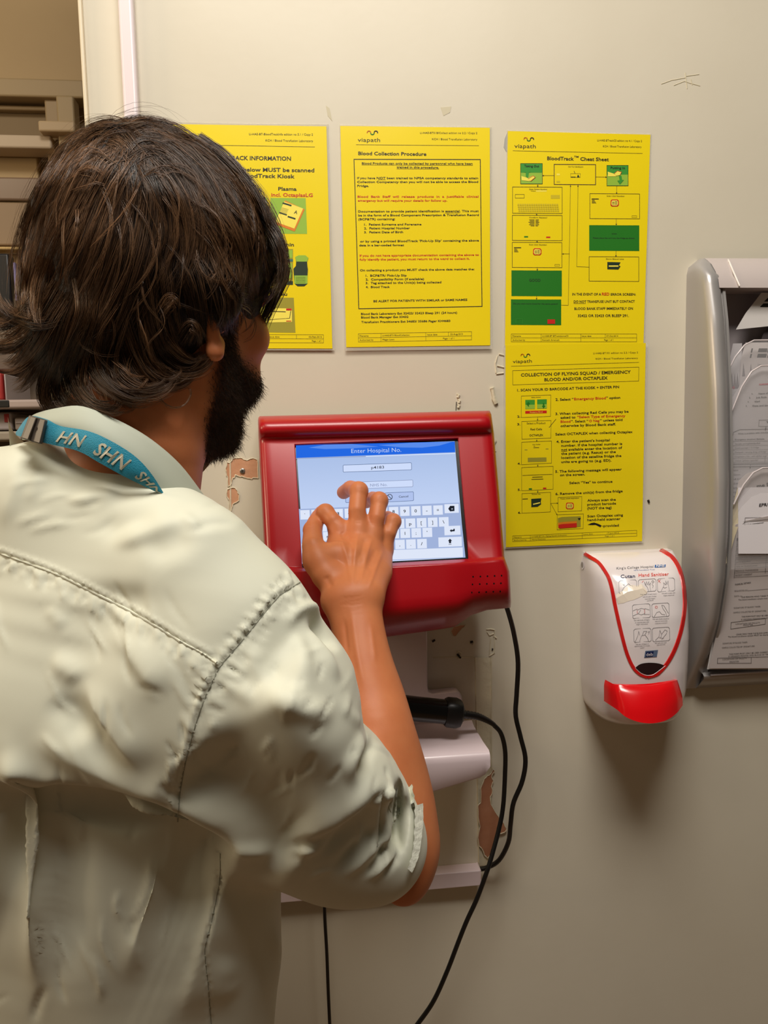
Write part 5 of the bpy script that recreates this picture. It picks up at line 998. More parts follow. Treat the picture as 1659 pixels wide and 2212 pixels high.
# ears as their own small field, joined to the same mesh
ef = Field(HC-.16, HC+.14, .0014)
for s_ in (1, -1):
    def en(f, u, r_, o=0): return (hl(s_*(.0775+o), f-.006, u-.018), HR, r_, None, r_, r_)
    ef.chain([en(-.002, -.044, .006), en(-.010, -.030, .0045, .004), en(-.018, -.012, .0045, .008), en(-.016, .006, .0045, .008), en(-.002, .010, .0045, .004), en(.006, -.004, .004, 0), en(.004, -.016, .004, -.001)], .002)
    ef.chain([(hl(s_*.0765, -.012, -.032), HR, .0035, None, .013, .020)], .004); ef.chain([en(-.001, -.050, .0075, .0005), en(.002, -.042, .007, -.002)], .004); ef.chain([en(.004, -.026, .0045, -.001)], .004)
Ve, Qe = ef.mesh()
# forearm, hand
KD = proj(dsp(750, 1065))[2]
hx, hy, hs_ = 620, 1010, 5.184
def C3(x, y): return (hx+x/hs_, hy+y/hs_)
def fn(x, y, d, r): p = C3(x, y); return nd(p[0], p[1], d, r)
af = Field(np.minimum(at(600, 1960, .66), at(600, 1000, .66))-.12, at(960, 1000, .98)+.08, .0015)
arm = [ring(697, 1300, 818, 1290, .806, .0195), ring(712, 1345, 827, 1332, .80, .0225), ring(722, 1405, 838, 1385, .79, .027), ring(722, 1465, 854, 1440, .78, .032), ring(722, 1535, 876, 1500, .768, .036), ring(735, 1620, 897, 1570, .752, .040), ring(762, 1720, 920, 1650, .745, .040), ring(790, 1790, 938, 1730, .738, .037), ring(805, 1850, 941, 1815, .732, .034), ring(815, 1905, 930, 1875, .726, .028), ring(832, 1918, 902, 1908, .724, .018)]
af.chain(dense(arm), .001)
af.chain([nd(875, 1830, .730, .028), nd(540, 1400, .62, .040)], .02)
# palm: plate between wrist and knuckles
mcp = dict(i=(585, 650, KD-.062, .011), m=(800, 640, KD-.066, .0115), r=(950, 700, KD-.062, .011), p=(1070, 860, KD-.052, .010))
wr = [(570, 1440, .812), (690, 1440, .810), (800, 1440, .810), (910, 1430, .812)]
for key_, (wx, wy, wd) in zip('imrp', wr):
    x, y, d, r = mcp[key_]; k = {'i': -50, 'm': -10, 'r': 25, 'p': 45}[key_]
    af.chain([fn(wx, wy, wd, .0160), fn((wx+x)/2+k, (wy+y)/2+30, (wd+d)/2+.004, .0150), fn(x, y+90, d+.005, .0120)], .014)
af.chain([fn(420, 1180, .825, .016), fn(350, 1030, .832, .016), fn(540, 950, .838, .012), fn(740, 1000, .838, .012)], .014)   # thumb base and web
# fingers: mcp, pip, dip, tip
fing = [
 [fn(585, 690, KD-.058, .0105), fn(510, 590, KD-.058, .0098), fn(430, 505, KD-.050, .0096), fn(385, 505, KD-.030, .0086), fn(415, 560, KD-.010, .0074)],
 [fn(800, 690, KD-.062, .0112), fn(783, 480, KD-.061, .0103), fn(803, 262, KD-.048, .0102), fn(710, 225, KD-.028, .0090), fn(634, 278, KD-.0095, .0086)],
 [fn(955, 750, KD-.058, .0108), fn(1002, 560, KD-.057, .0100), fn(1032, 372, KD-.046, .0098), fn(960, 345, KD-.024, .0086), fn(890, 390, KD-.009, .0076)],
 [fn(1075, 900, KD-.048, .0102), fn(1140, 735, KD-.050, .0090), fn(1188, 605, KD-.042, .0088), fn(1130, 555, KD-.022, .0078), fn(1085, 580, KD-.009, .0070)]]
for c in fing: af.chain([c[0], c[1], c[2]], .006); af.chain([c[2], c[3], c[4]], .003)
for c in fing: af.chain([(c[2][0], RT, c[2][2]*1.05, None, c[2][2]*1.05, c[2][2]*1.05)], .004); af.chain([(c[0][0]-FW*.0012, RT, .0100, None, .0100, .0100)], .008)
af.chain([fn(340, 1040, .832, .0155), fn(290, 880, .836, .0125), fn(285, 700, KD-.060, .0108)], .008); af.chain([fn(285, 700, KD-.060, .0108), fn(322, 610, KD-.046, .0098), fn(345, 550, KD-.036, .0084)], .003)
Vh, Qh = af.mesh(); Vh = relax(Vh, Qh, 1, .5); Vr_ = relax(Vh, Qh, 25, .6); mk = np.clip((proj(Vh)[1]-1290)/60, 0, 1)[:, None]; Vh = Vh*(1-mk)+Vr_*mk
H = Sculpt(Vh, Qh)
for P_, w, a in [([(560, 700), (640, 900), (700, 1150), (720, 1350)], 4, .0011), ([(800, 700), (770, 900), (745, 1150), (735, 1350)], 4, .0012), ([(960, 760), (900, 950), (850, 1150), (800, 1330)], 4, .0010), ([(1085, 900), (1010, 1080), (950, 1250), (900, 1380)], 4, .0009)]: H.fold([C3(*p) for p in P_], w, a, ends=.25)
for P_, w, a in [([(690, 720), (700, 850), (720, 1000)], 6, -.0012), ([(880, 760), (850, 900), (810, 1050)], 6, -.0014), ([(1010, 880), (950, 1020), (900, 1180)], 6, -.0012), ([(430, 1200), (480, 1300), (520, 1340)], 7, -.0014), ([(610, 720), (640, 780)], 7, -.001)]: H.fold([C3(*p) for p in P_], w, a, ends=.3)
for cx_, cy_, n_ in ((830, 215, 4), (1060, 350, 3), (800, 600, 4), (240, 640, 3), (1225, 600, 3), (560, 600, 3), (930, 640, 3)):       # knuckle creases
    for k in range(n_): H.fold([C3(cx_-45, cy_+k*14-18), C3(cx_, cy_+k*16-24), C3(cx_+42, cy_+k*14-14)], 1.3, -.00035, ends=.3)
for k in range(5): H.fold([C3(560, 1440+k*22), C3(700, 1455+k*22), C3(880, 1425+k*22)], 1.6, -.0004, ends=.3)
H.fold([(757, 1300), (770, 1400), (790, 1500)], 7, .0012, ends=.3); H.fold([(742, 1330), (752, 1420)], 5, -.0012, ends=.3); H.fold([(735, 1440), (745, 1520)], 3, .0009, ends=.3); H.fold([(800, 1340), (812, 1440)], 5, .0008, ends=.3)
Vh = H.V
# hidden body: chest, hips, legs, other arm (coarse, all joined into the one body mesh)
tf = Field(pc-np.array([.42, .35, pc[2]+.02]), pc+np.array([.42, .40, .48]), .008)
TN = [(195, 2400, .78, .155, .085), (195, 2150, .765, .125, .06), (198, 1950, .75, .125, .06), (200, 1750, .72, .135, .062), (205, 1550, .69, .15, .07), (212, 1380, .65, .155, .066), (222, 1250, .65, .12, .052), (240, 1120, .655, .075, .055), (265, 1040, .66, .055, .055)]
tf.chain([nd(x, y, d, a, b_, BR_) for x, y, d, a, b_ in TN], .01)
hipc = at(195, 2400, .78); LEG = []
for s_ in (1, -1):
    h0 = hipc+BR_*.09*s_; LEG.append(h0); tf.chain([ndw(h0+(0, 0, -.02), .085), ndw((h0[0], h0[1]+.01, .50), .058), ndw((h0[0], h0[1]-.01, .12), .042), ndw((h0[0], h0[1]-.01, .07), .036)], .02)
ls = at(-100, 1260, .72); le = ls+np.array([-.06, .03, -.27]); lw = le+BF*.10+BR_*.20+np.array([0, 0, .02])
tf.chain([ndw(ls, .045), ndw(le, .038), ndw(lw, .026)], .03)
Vt, Qt = tf.mesh()
lf = Field(lw-.13, lw+.16, .003); lh = lambda a, b_, c: lw+BF*a+BR_*b_+np.array([0, 0, c])
lf.chain([ndw(lh(-.05, 0, -.008), .026), ndw(lh(0, 0, 0), .023), ndw(lh(.05, 0, .0), .024, .014), ndw(lh(.08, 0, -.004), .03, .012)], .01)
for k, (o_, L_) in enumerate(((-.03, .062), (-.010, .072), (.010, .075), (.029, .066))): lf.chain([ndw(lh(.08, o_, -.002), .010), ndw(lh(.08+L_*.45, o_*1.1, -.012), .009), ndw(lh(.08+L_*.8, o_*1.1, -.034), .0082), ndw(lh(.08+L_*.9, o_*1.1, -.050), .0074)], .004)
lf.chain([ndw(lh(.02, .024, -.006), .012), ndw(lh(.06, .046, -.016), .0105), ndw(lh(.088, .052, -.028), .009)], .006)
Vl, Ql = lf.mesh()
body_V = np.concatenate([V, Ve, Vh, Vt, Vl]); o1, o2, o3, o4 = len(V), len(V)+len(Ve), len(V)+len(Ve)+len(Vh), len(V)+len(Ve)+len(Vh)+len(Vt); body_Q = np.concatenate([Q, Qe+o1, Qh+o2, Qt+o3, Ql+o4])
def hloc(P): q = P-HC; return q@HR, q@HF, q@HU
r_, f_, u_ = hloc(body_V[:len(V)])
def sst(a, b_, x): t = np.clip((x-a)/(b_-a), 0, 1); return t*t*(3-2*t)
fb_ = np.interp(-u_, [0, .05, .08, .10, .12, .14], [.000, -.002, .002, .008, .018, .030]); ut = np.interp(f_, [0, .02, .035, .06, .075], [.004, -.028, -.048, -.055, -.056])
bw = sst(-.004, .012, f_-fb_)*sst(-.004, .014, ut-u_)*sst(-.150, -.140, u_)*(1-((np.abs(r_) < .022) & (u_ > -.084) & (u_ < -.058) & (f_ > .07)))*(1-((np.abs(r_) < .016) & (u_ > -.05)))
bear = bw > .04
body = mesh_obj('body', body_V, body_Q, [M_SKIN], man)
ba = body.data.attributes.new('beard_weight', 'FLOAT', 'POINT'); w_ = np.zeros(len(body_V)); w_[:len(V)] = bw; ba.data.foreach_set('value', w_.astype(np.float32))
nt = M_SKIN.node_tree; b_ = nt.nodes['Principled BSDF']; src = b_.inputs['Base Color'].links[0].from_socket; a_ = nt.nodes.new('ShaderNodeAttribute'); a_.attribute_name = 'beard_weight'; mx = nt.nodes.new('ShaderNodeMixRGB'); mx.inputs[2].default_value = s2l((70, 44, 32)); mm = nt.nodes.new('ShaderNodeMath'); mm.operation = 'MULTIPLY'; mm.inputs[1].default_value = .8
nt.links.new(a_.outputs['Fac'], mm.inputs[0]); nt.links.new(mm.outputs[0], mx.inputs[0]); nt.links.new(src, mx.inputs[1]); nt.links.new(mx.outputs[0], b_.inputs['Base Color'])
# eyes and brows
for s_ in (1, -1):
    c = hl(.031*s_, .0795, -.003); b = MB()
    for k in range(9): pass
    P_ = [[c+.0135*(HF*math.sin(a)*1.0+(HR*math.cos(t)+HU*math.sin(t))*math.cos(a)) for t in np.linspace(0, 2*math.pi, 17)[:-1]] for a in np.linspace(-.3, 1.5, 9)]
    b.grid(P_, closed_v=True); e = b.build('eye', [mat('eye_white', (226, 220, 212), .2)], man, smooth=True, sharp=None)
    c2 = c+HF*.0132; b = MB(); b.poly([c2+.0055*(HR*math.cos(a)+HU*math.sin(a)) for a in np.linspace(0, 2*math.pi, 17)[:-1]]); b.build('iris', mat('iris_brown', (60, 36, 20), .2), e)
# ---- hair strands
def strands(name, S, R0, m, parent, nseg, tint=None, sides=3, kids=None):
    """S: (n, k, 3) centre lines; R0: (n,) radii"""
    n, k = S.shape[:2]; T = np.gradient(S, axis=1); T /= np.linalg.norm(T, axis=2)[:, :, None]+1e-12; a = np.cross(T, np.array([.13, .37, .92])); a /= np.linalg.norm(a, axis=2)[:, :, None]+1e-12; b_ = np.cross(T, a)
    tp = np.sqrt(np.clip(1.02-np.linspace(0, 1, k)**2.5, .02, 1))[None, :, None]; R = R0[:, None, None]*tp; V = np.stack([S+R*(a*math.cos(t)+b_*math.sin(t)) for t in np.arange(sides)*2*math.pi/sides], 2).reshape(-1, 3)
    i, j, c = np.meshgrid(np.arange(n), np.arange(k-1), np.arange(sides), indexing='ij'); id_ = lambda jj, cc: ((i*k+jj)*sides+cc % sides).ravel(); Q = np.stack([id_(j, c), id_(j, c+1), id_(j+1, c+1), id_(j+1, c)], 1)
    o = mesh_obj(name, V, Q, m, parent); at_ = o.data.attributes.new('tint', 'FLOAT', 'POINT'); t = tint if tint is not None else RNG.random(n); at_.data.foreach_set('value', np.repeat(t, k*sides).astype(np.float32)); return o
def hairmat(name, c0, c1, rough=.34):
    m = mat(name, c0, rough, spec=.5); nt = m.node_tree; b_ = nt.nodes['Principled BSDF']; a = nt.nodes.new('ShaderNodeAttribute'); a.attribute_name = 'tint'; r = nt.nodes.new('ShaderNodeValToRGB'); r.color_ramp.elements[0].color = s2l(c0); r.color_ramp.elements[1].color = s2l(c1)
    nt.links.new(a.outputs['Fac'], r.inputs['Fac']); nt.links.new(r.outputs['Color'], b_.inputs['Base Color']); return m
M_HAIR = hairmat('dark_brown_hair', (24, 15, 11), (128, 92, 62)); M_BEARD = hairmat('beard_hair', (26, 16, 11), (74, 46, 30), .45); M_SCALP = mat('hair_underlayer', (26, 18, 13), .7, bump=(400, 1, .002))
# hull under the strands
uf = Field(HC-.22, HC+np.array([.18, .16, .18]), .003)
def en2(x, y, d, a, b_, c=None): return [(at(x, y, d)-UP*1e-4, RT, a, None, b_, c or a), (at(x, y, d)+UP*1e-4, RT, a, None, b_, c or a)]
uf.chain(en2(330, 520, .660, .094, .095, .092), .001); uf.chain(hell(0, -.008, .014, .081, .103, .094), .012); uf.chain(hell(0, -.040, -.030, .062, .058, .050), .015)
uf.chain(en2(205, 650, .635, .052, .05, .062), .02); uf.chain(en2(250, 735, .632, .050, .045, .034), .02); uf.chain(en2(165, 705, .635, .036, .045, .042), .02)
uf.chain(en2(500, 530, .640, .028, .05, .045), .02); uf.chain(en2(440, 630, .610, .026, .02, .038), .02); uf.chain(en2(360, 715, .615, .030, .025, .022), .015)
uf.chain(en2(545, 560, .69, .020, .035, .032), .015)
Vu, Qu = uf.mesh(); Vu = Vu+vnorm(Vu, Qu)*(.0022*noise3(Vu, 120, 3, 2))[:, None]
_av = np.concatenate([Vu, V]); _aq = np.concatenate([Qu, Q+len(Vu)]); hull_t = BVHTree.FromPolygons([Vector(v) for v in _av], [tuple(int(a) for a in q) for q in _aq])
hull_o = BVHTree.FromPolygons([Vector(v) for v in Vu], [tuple(int(a) for a in q) for q in Qu]); hair = mesh_obj('hair', Vu, Qu, M_SCALP, man)
def hull_depth(px, py):
    r = Vector(ray(px, py).tolist()); h = hull_t.ray_cast(Vector(CAM.tolist()), r.normalized())
    if h[0] is not None: return (np.array(h[0])-CAM)@FW, 1
    d0 = .62; n = hull_t.find_nearest(Vector(at(px, py, d0).tolist())); return (np.array(n[0])-CAM)@FW, 0
# guides: points in the photograph, spread at root and tip, number of locks, lift, tint
G_ = [
 # crown over the top towards the left back
 ([(275, 345), (212, 310), (160, 342), (115, 410), (80, 500), (62, 590)], 34, 26, 16, .006, .55), ([(270, 310), (220, 330), (180, 390), (140, 470), (105, 560), (85, 640)], 34, 30, 18, .005, .65),
 ([(275, 320), (240, 370), (210, 440), (180, 520), (150, 600), (125, 670)], 34, 30, 18, .005, .6), ([(285, 330), (270, 400), (250, 480), (225, 560), (195, 640), (170, 700)], 34, 32, 18, .005, .55),
 ([(262, 340), (195, 300), (135, 347), (90, 430), (60, 520), (40, 600)], 22, 18, 12, .008, .6), ([(262, 335), (178, 312), (112, 388), (70, 470), (45, 560), (36, 650)], 14, 14, 9, .010, .6),
 ([(290, 350), (300, 430), (290, 520), (262, 610), (230, 690), (200, 750)], 36, 34, 18, .005, .35), ([(310, 350), (335, 430), (335, 520), (310, 610), (275, 690), (245, 760)], 36, 34, 18, .004, .22),
 ([(300, 335), (262, 292), (215, 284), (165, 318), (128, 375)], 16, 16, 14, .008, .45), ([(310, 332), (272, 278), (225, 268), (178, 290), (140, 335)], 9, 10, 8, .012, .4), ([(290, 330), (255, 300), (205, 300), (160, 345), (120, 420)], 18, 18, 14, .008, .5),
 ([(215, 330), (245, 280), (300, 262), (360, 276), (410, 315)], 9, 9, 9, .012, .35), ([(200, 335), (225, 290), (270, 268), (330, 262), (380, 290)], 8, 9, 8, .012, .35),
 # swept over the top to the right front
 ([(250, 335), (300, 285), (368, 296), (430, 350), (480, 430), (500, 520)], 24, 36, 18, .007, .5), ([(262, 340), (325, 305), (390, 335), (440, 400), (470, 480), (470, 560)], 30, 40, 18, .006, .5),
 ([(290, 300), (345, 330), (395, 390), (425, 460), (430, 540), (405, 610)], 34, 40, 20, .006, .5), ([(300, 310), (350, 370), (380, 440), (385, 520), (360, 590), (330, 640)], 34, 40, 18, .005, .4),
 ([(320, 330), (395, 312), (460, 352), (515, 410), (550, 480), (560, 550)], 22, 30, 16, .008, .5), ([(340, 335), (418, 325), (490, 372), (545, 430), (580, 500), (585, 570)], 18, 24, 14, .008, .5),
 ([(420, 310), (480, 350), (530, 410), (560, 470), (575, 540), (560, 610)], 20, 22, 14, .009, .45), ([(360, 400), (420, 450), (470, 500), (500, 550), (500, 600), (470, 640)], 34, 34, 18, .007, .55),
 ([(400, 380), (450, 440), (490, 500), (515, 560), (530, 610), (520, 650)], 28, 26, 16, .008, .55), ([(480, 380), (530, 440), (570, 500), (600, 560), (604, 600), (582, 640)], 12, 10, 10, .012, .25),
 ([(520, 420), (560, 465), (595, 510), (611, 560), (606, 600), (590, 625)], 8, 6, 9, .014, .2), ([(545, 470), (565, 520), (580, 570), (585, 610), (568, 650), (545, 664)], 12, 9, 10, .010, .3),
 ([(500, 450), (520, 520), (530, 580), (540, 625), (535, 655)], 20, 16, 14, .009, .45), ([(450, 470), (470, 540), (490, 600), (515, 640), (545, 650)], 24, 14, 12, .009, .5),
 # side over the ear
 ([(380, 500), (410, 560), (430, 620), (440, 680), (450, 730)], 34, 22, 16, .006, .12), ([(430, 520), (455, 590), (470, 650), (478, 700), (482, 735)], 22, 12, 14, .007, .12), ([(470, 560), (488, 620), (498, 670), (500, 715), (492, 742)], 14, 8, 11, .006, .15),
 ([(500, 600), (515, 640), (512, 690), (503, 725)], 10, 5, 7, .005, .2), ([(340, 520), (350, 600), (360, 670), (375, 730), (400, 770)], 36, 26, 16, .006, .12), ([(300, 560), (300, 640), (310, 710), (335, 770), (370, 800)], 34, 24, 16, .006, .15),
 # nape curls
 ([(190, 760), (215, 815), (255, 850), (300, 862), (330, 845)], 16, 12, 12, .012, .45), ([(230, 770), (265, 820), (310, 845), (355, 835), (375, 812)], 16, 12, 12, .012, .5), ([(280, 770), (320, 815), (365, 835), (405, 818), (418, 795)], 14, 11, 11, .012, .5), ([(150, 780), (165, 835), (200, 872), (245, 880), (268, 865)], 14, 10, 11, .012, .4), ([(330, 760), (370, 800), (415, 808), (448, 785), (452, 765)], 14, 10, 10, .012, .55), ([(120, 760), (118, 820), (140, 868), (175, 885), (205, 878)], 12, 9, 9, .012, .3),
 ([(250, 620), (235, 700), (225, 770), (240, 830), (285, 860)], 34, 22, 14, .007, .2), ([(210, 640), (185, 710), (165, 780), (160, 840), (185, 880)], 30, 18, 14, .008, .3), ([(170, 640), (140, 710), (115, 780), (100, 840), (115, 885), (160, 890)], 26, 14, 12, .010, .35),
 ([(190, 700), (150, 740), (105, 800), (90, 850), (105, 885), (140, 893), (165, 880)], 10, 5, 8, .013, .3), ([(130, 640), (95, 700), (60, 760), (30, 790), (0, 795)], 22, 16, 12, .010, .4), ([(120, 620), (85, 680), (45, 725), (5, 745), (-30, 740)], 18, 14, 12, .010, .45),
 ([(110, 600), (75, 655), (40, 690), (0, 705), (-35, 695)], 16, 12, 11, .010, .45), ([(130, 680), (80, 690), (35, 680), (5, 655), (-10, 625)], 10, 10, 8, .012, .5), ([(150, 690), (95, 705), (50, 700), (15, 690), (-15, 670)], 8, 5, 6, .013, .2), ([(150, 660), (110, 740), (80, 790), (50, 830), (20, 840)], 18, 16, 10, .009, .4),
 ([(300, 680), (310, 740), (330, 790), (365, 815), (400, 800)], 28, 18, 14, .009, .45), ([(340, 720), (370, 760), (410, 785), (445, 775), (460, 750)], 20, 14, 12, .010, .5), ([(270, 740), (290, 800), (320, 830), (350, 820)], 22, 14, 11, .009, .35), ([(220, 760), (245, 820), (270, 855), (300, 870)], 16, 12, 10, .009, .3), ([(330, 690), (355, 660), (375, 645), (385, 670)], 12, 8, 7, .010, .7),
 ([(380, 740), (410, 700), (430, 720), (425, 765)], 12, 8, 7, .009, .4), ([(180, 600), (185, 670), (160, 740), (130, 800), (110, 850)], 26, 16, 12, .008, .5), ([(100, 560), (80, 620), (75, 680), (90, 730)], 16, 12, 10, .009, .7), ([(70, 520), (52, 580), (48, 640), (60, 690)], 12, 10, 9, .009, .65),
]
SS, RR, TT = [], [], []
KS = 14
def lock(cpx, dep, rad, nst, tint, conv=.35, rr=.00017):
    """a lock of hair round a centre line"""
    C = np.array([at(x, y, d) for (x, y), d in zip(cpx, dep)]); a = RNG.uniform(0, 2*math.pi, nst); rho = np.sqrt(RNG.random(nst))*rad; t = np.linspace(0, 1, len(C))
    wob = RNG.uniform(0, 6.28, (nst, 2)); fq = RNG.uniform(3, 8, (nst, 2)); am = RNG.uniform(.0003, .0016, nst)
    en = (1-(1-conv)*t**1.3)[None, :]
    ou = rho[:, None]*np.cos(a)[:, None]*en+am[:, None]*np.sin(fq[:, :1]*t+wob[:, :1])*t; ow = rho[:, None]*np.sin(a)[:, None]*en+am[:, None]*np.sin(fq[:, 1:]*t+wob[:, 1:])*t
    T = np.gradient(C, axis=0); T /= np.linalg.norm(T, axis=1)[:, None]+1e-12; U = np.cross(T, FW); U /= np.linalg.norm(U, axis=1)[:, None]+1e-12
    S = C[None]+ou[:, :, None]*U[None]+ow[:, :, None]*(-FW)[None]
    # strands of uneven length
    cut = RNG.uniform(.82, 1.0, nst)
    for k in range(nst): 
        q = t*cut[k]; S[k] = np.stack([np.interp(q, t, S[k][:, c]) for c in range(3)], 1)
    SS.append(S); RR.append(np.full(nst, rr)*RNG.uniform(.7, 1.35, nst)); TT.append(np.clip(tint+RNG.normal(0, .13, nst), 0, 1))
for pts, w0, w1, nl, lift, tint in G_:
    for _ in range(nl*2):
        o0, o1 = RNG.uniform(-1, 1), 0; a = np.array(spline(pts, KS)); T = np.gradient(a, axis=0); T /= np.linalg.norm(T, axis=1)[:, None]; N_ = np.stack([-T[:, 1], T[:, 0]], 1); t = np.linspace(0, 1, KS); s0 = RNG.uniform(-.06, .06)
        wv = RNG.uniform(2, 11)*np.sin(RNG.uniform(2.5, 8)*t+RNG.uniform(0, 6.28))*t+RNG.normal(0, 7)*t**3; w0_ = w0*1.25; a = a+N_*((o0*(w0_+(w1-w0_)*t)+wv)[:, None]); L_ = RNG.uniform(.78, 1.04); a = np.stack([np.interp(np.clip(t*L_, 0, 1), t, a[:, c]) for c in range(2)], 1)
        dd = []; inside = []
        for x, y in a: d, h = hull_depth(x, y); dd.append(d); inside.append(h)
        dd = np.array(dd); dd = np.convolve(np.pad(dd, 1, 'edge'), [.25, .5, .25], 'valid'); lf_ = lift*RNG.uniform(.15, 1.25); dd = dd-lf_*np.sin(np.clip(t*1.25, 0, 1)*math.pi/2)*np.array([1 if h else .5 for h in inside])
        lock(a, dd, RNG.uniform(.0016, .0042), RNG.integers(7, 12), tint+RNG.normal(0, .2), RNG.uniform(.10, .45))
# stray locks lying across the rest
for _ in range(150):
    g = G_[RNG.integers(0, len(G_)-8)]; a = np.array(spline(g[0], KS)); t = np.linspace(0, 1, KS); c_ = a[KS//2]; th = RNG.normal(0, .22); R2_ = np.array([[math.cos(th), -math.sin(th)], [math.sin(th), math.cos(th)]]); a = (a-c_)*RNG.uniform(.45, .8)@R2_.T+c_+RNG.normal(0, 26, 2)
    N2 = np.gradient(a, axis=0); N2 = np.stack([-N2[:, 1], N2[:, 0]], 1); N2 /= np.linalg.norm(N2, axis=1)[:, None]+1e-9; a = a+N2*(RNG.normal(0, 16)*np.sin(t*RNG.uniform(3, 7)))[:, None]
    hh = [hull_depth(x, y) for x, y in a]
    if min(h for _, h in hh) == 0: continue
    dd = np.array([d for d, _ in hh]); dd = np.convolve(np.pad(dd, 2, 'edge'), np.ones(5)/5, 'valid')-RNG.uniform(.006, .013)*np.sin(t*math.pi)**.5; lock(a, dd, RNG.uniform(.001, .0026), RNG.integers(4, 9), g[5]+RNG.uniform(.1, .45), RNG.uniform(.1, .4))
# flyaway single hairs
for _ in range(170):
    pts = G_[RNG.integers(0, 22)][0]; a = np.array(spline(pts, KS)); t = np.linspace(0, 1, KS); c_ = np.array([330, 520.]); out = (a-c_); out /= np.linalg.norm(out, axis=1)[:, None]+1e-9; a = a+out*(RNG.uniform(4, 38)*np.sin(t*math.pi*RNG.uniform(.5, 1.1)))[:, None]+RNG.normal(0, 5, (1, 2)); dd = np.array([hull_depth(x, y)[0] for x, y in a]); dd = np.convolve(np.pad(dd, 1, 'edge'), [.25, .5, .25], 'valid')-RNG.uniform(0, .02)*t
    lock(a, dd, .002, 1, .4, 1.5, .00009)
# far side of the head, same length, falling from the crown
crown = hl(-.0, -.05, .10)
for _ in range(420):
    th = RNG.uniform(-2.6, .9); d0 = HR*math.cos(th)+HF*math.sin(th)
    if d0@FW < .15: continue
    P_ = []
    for k, t in enumerate(np.linspace(.05, 1, KS)):
        g = t*1.9; q = HC+HU*(.012+math.cos(g)*.15)+d0*math.sin(g)*.15; n = hull_o.find_nearest(Vector(q.tolist())); p = np.array(n[0])+(q-np.array(n[0]))/np.linalg.norm(q-np.array(n[0])+1e-9)*.006; P_.append(p)
    C = np.array(P_); nst = 6; S = C[None]+RNG.normal(0, .0028, (nst, 1, 3)); SS.append(S); RR.append(np.full(nst, .00035)); TT.append(np.full(nst, .35))
for i in range(len(SS)): SS[i] = SS[i].reshape(-1, KS, 3)
strands('hair_strands', np.concatenate(SS), np.concatenate(RR), M_HAIR, hair, KS, np.concatenate(TT))
# ---- beard, sideburns, brows
Vb = body_V[:len(V)]; Nb = vnorm(V, Q); idx = np.nonzero(bear)[0]; S = []; n_b = 26000; pick = RNG.choice(idx, n_b); dens = bw[pick]; keep = RNG.random(n_b) < dens; pick = pick[keep]; dens = dens[keep]
P0 = Vb[pick]+RNG.normal(0, .0012, (len(pick), 3)); N0 = Nb[pick]; g = np.array([0, 0, -1.0]); D0 = N0*.55+g*.75+HF*.25+RNG.normal(0, .33, (len(pick), 3)); D0 /= np.linalg.norm(D0, axis=1)[:, None]; L0 = (.0025+.0075*dens**1.5)*RNG.uniform(.6, 1.3, len(pick)); tt = np.linspace(0, 1, 5); cv = RNG.normal(0, .35, (len(pick), 3))+N0*-.35
S = P0[:, None]+D0[:, None]*(L0[:, None]*tt)[:, :, None]+cv[:, None]*(L0[:, None]*tt**2*.6)[:, :, None]-N0[:, None]*.001
strands('beard', S, np.full(len(pick), .00016)*RNG.uniform(.7, 1.2, len(pick)), M_BEARD, man, 5)
S = []
for s_ in (1, -1):
    n = 220; a = RNG.uniform(0, 1, n); base = np.array([hl(s_*(.014+.036*t), .1005-.022*t*t+RNG.normal(0, .0004), .019+.006*math.sin(t*2.6)+RNG.normal(0, .0018)) for t in a]); d = HR*s_*.009+HU*.002; S.append(base[:, None]+(d*np.ones((n, 1)))[:, None]*tt[None, :, None])
strands('eyebrows', np.concatenate(S), np.full(440, .0002), M_BEARD, man, 5)
# ---------------------------------------------------------------- shirt
def shirtmat(name, rgb, rgb2):
    m = mat(name, rgb, .62, noise=(7, .9), rgb2=rgb2, bump=(1800, .12, .0002), sheen=.15, spec=.3); return m
M_SH = shirtmat('sage_cotton', (216, 216, 198), (209, 209, 190))
sf_ = Field(pc-np.array([.40, .26, .36]), np.array([at(960, 1700, .78)[0]+.03, pc[1]+.24, at(0, 900, .65)[2]+.03]), .0026)
SN = [(195, 2550, .79, .200, .112), (195, 2350, .78, .200, .108), (195, 2150, .765, .199, .108), (198, 1950, .74, .197, .112), (200, 1750, .706, .188, .120), (205, 1550, .678, .192, .120), (212, 1400, .66, .184, .108), (222, 1280, .65, .152, .086), (240, 1170, .655, .105, .070), (255, 1100, .66, .082, .064)]
sf_.chain(dense([nd(x, y, d, a, b_, BR_, .02) for x, y, d, a, b_ in SN]), .01)
sf_.chain([nd(120, 1075, .64, .056, .05), nd(-40, 1110, .68, .058), nd(-190, 1230, .73, .066), nd(-250, 1400, .745, .064)], .05)
sf_.chain([nd(300, 1140, .635, .050), nd(420, 1235, .60, .056), nd(500, 1340, .60, .060), nd(500, 1420, .60, .062)], .04)
AXS = lambda s, n: (470+.735*s+.678*n, 1440+.678*s-.735*n)
UA = RT*.678+UP*.735
SL = []
for s__, c_, r__, d_, b_ in [(-50, -32, 262, .60, .066), (50, -38, 262, .605, .070), (117, -41, 262, .612, .074), (190, -70, 230, .622, .075), (268, -83, 203, .638, .074), (350, -66, 193, .655, .071), (427, -66, 168, .670, .067), (490, -54, 130, .682, .060), (524, -50, 100, .690, .050)]:
    p_ = AXS(s__, c_); SL.append(nd(p_[0], p_[1], d_, r__*d_/F_PX, b_, UA, .010 if s__ > 520 else None))
sf_.chain(dense(SL[:-1], 3)+SL[-1:], .02)
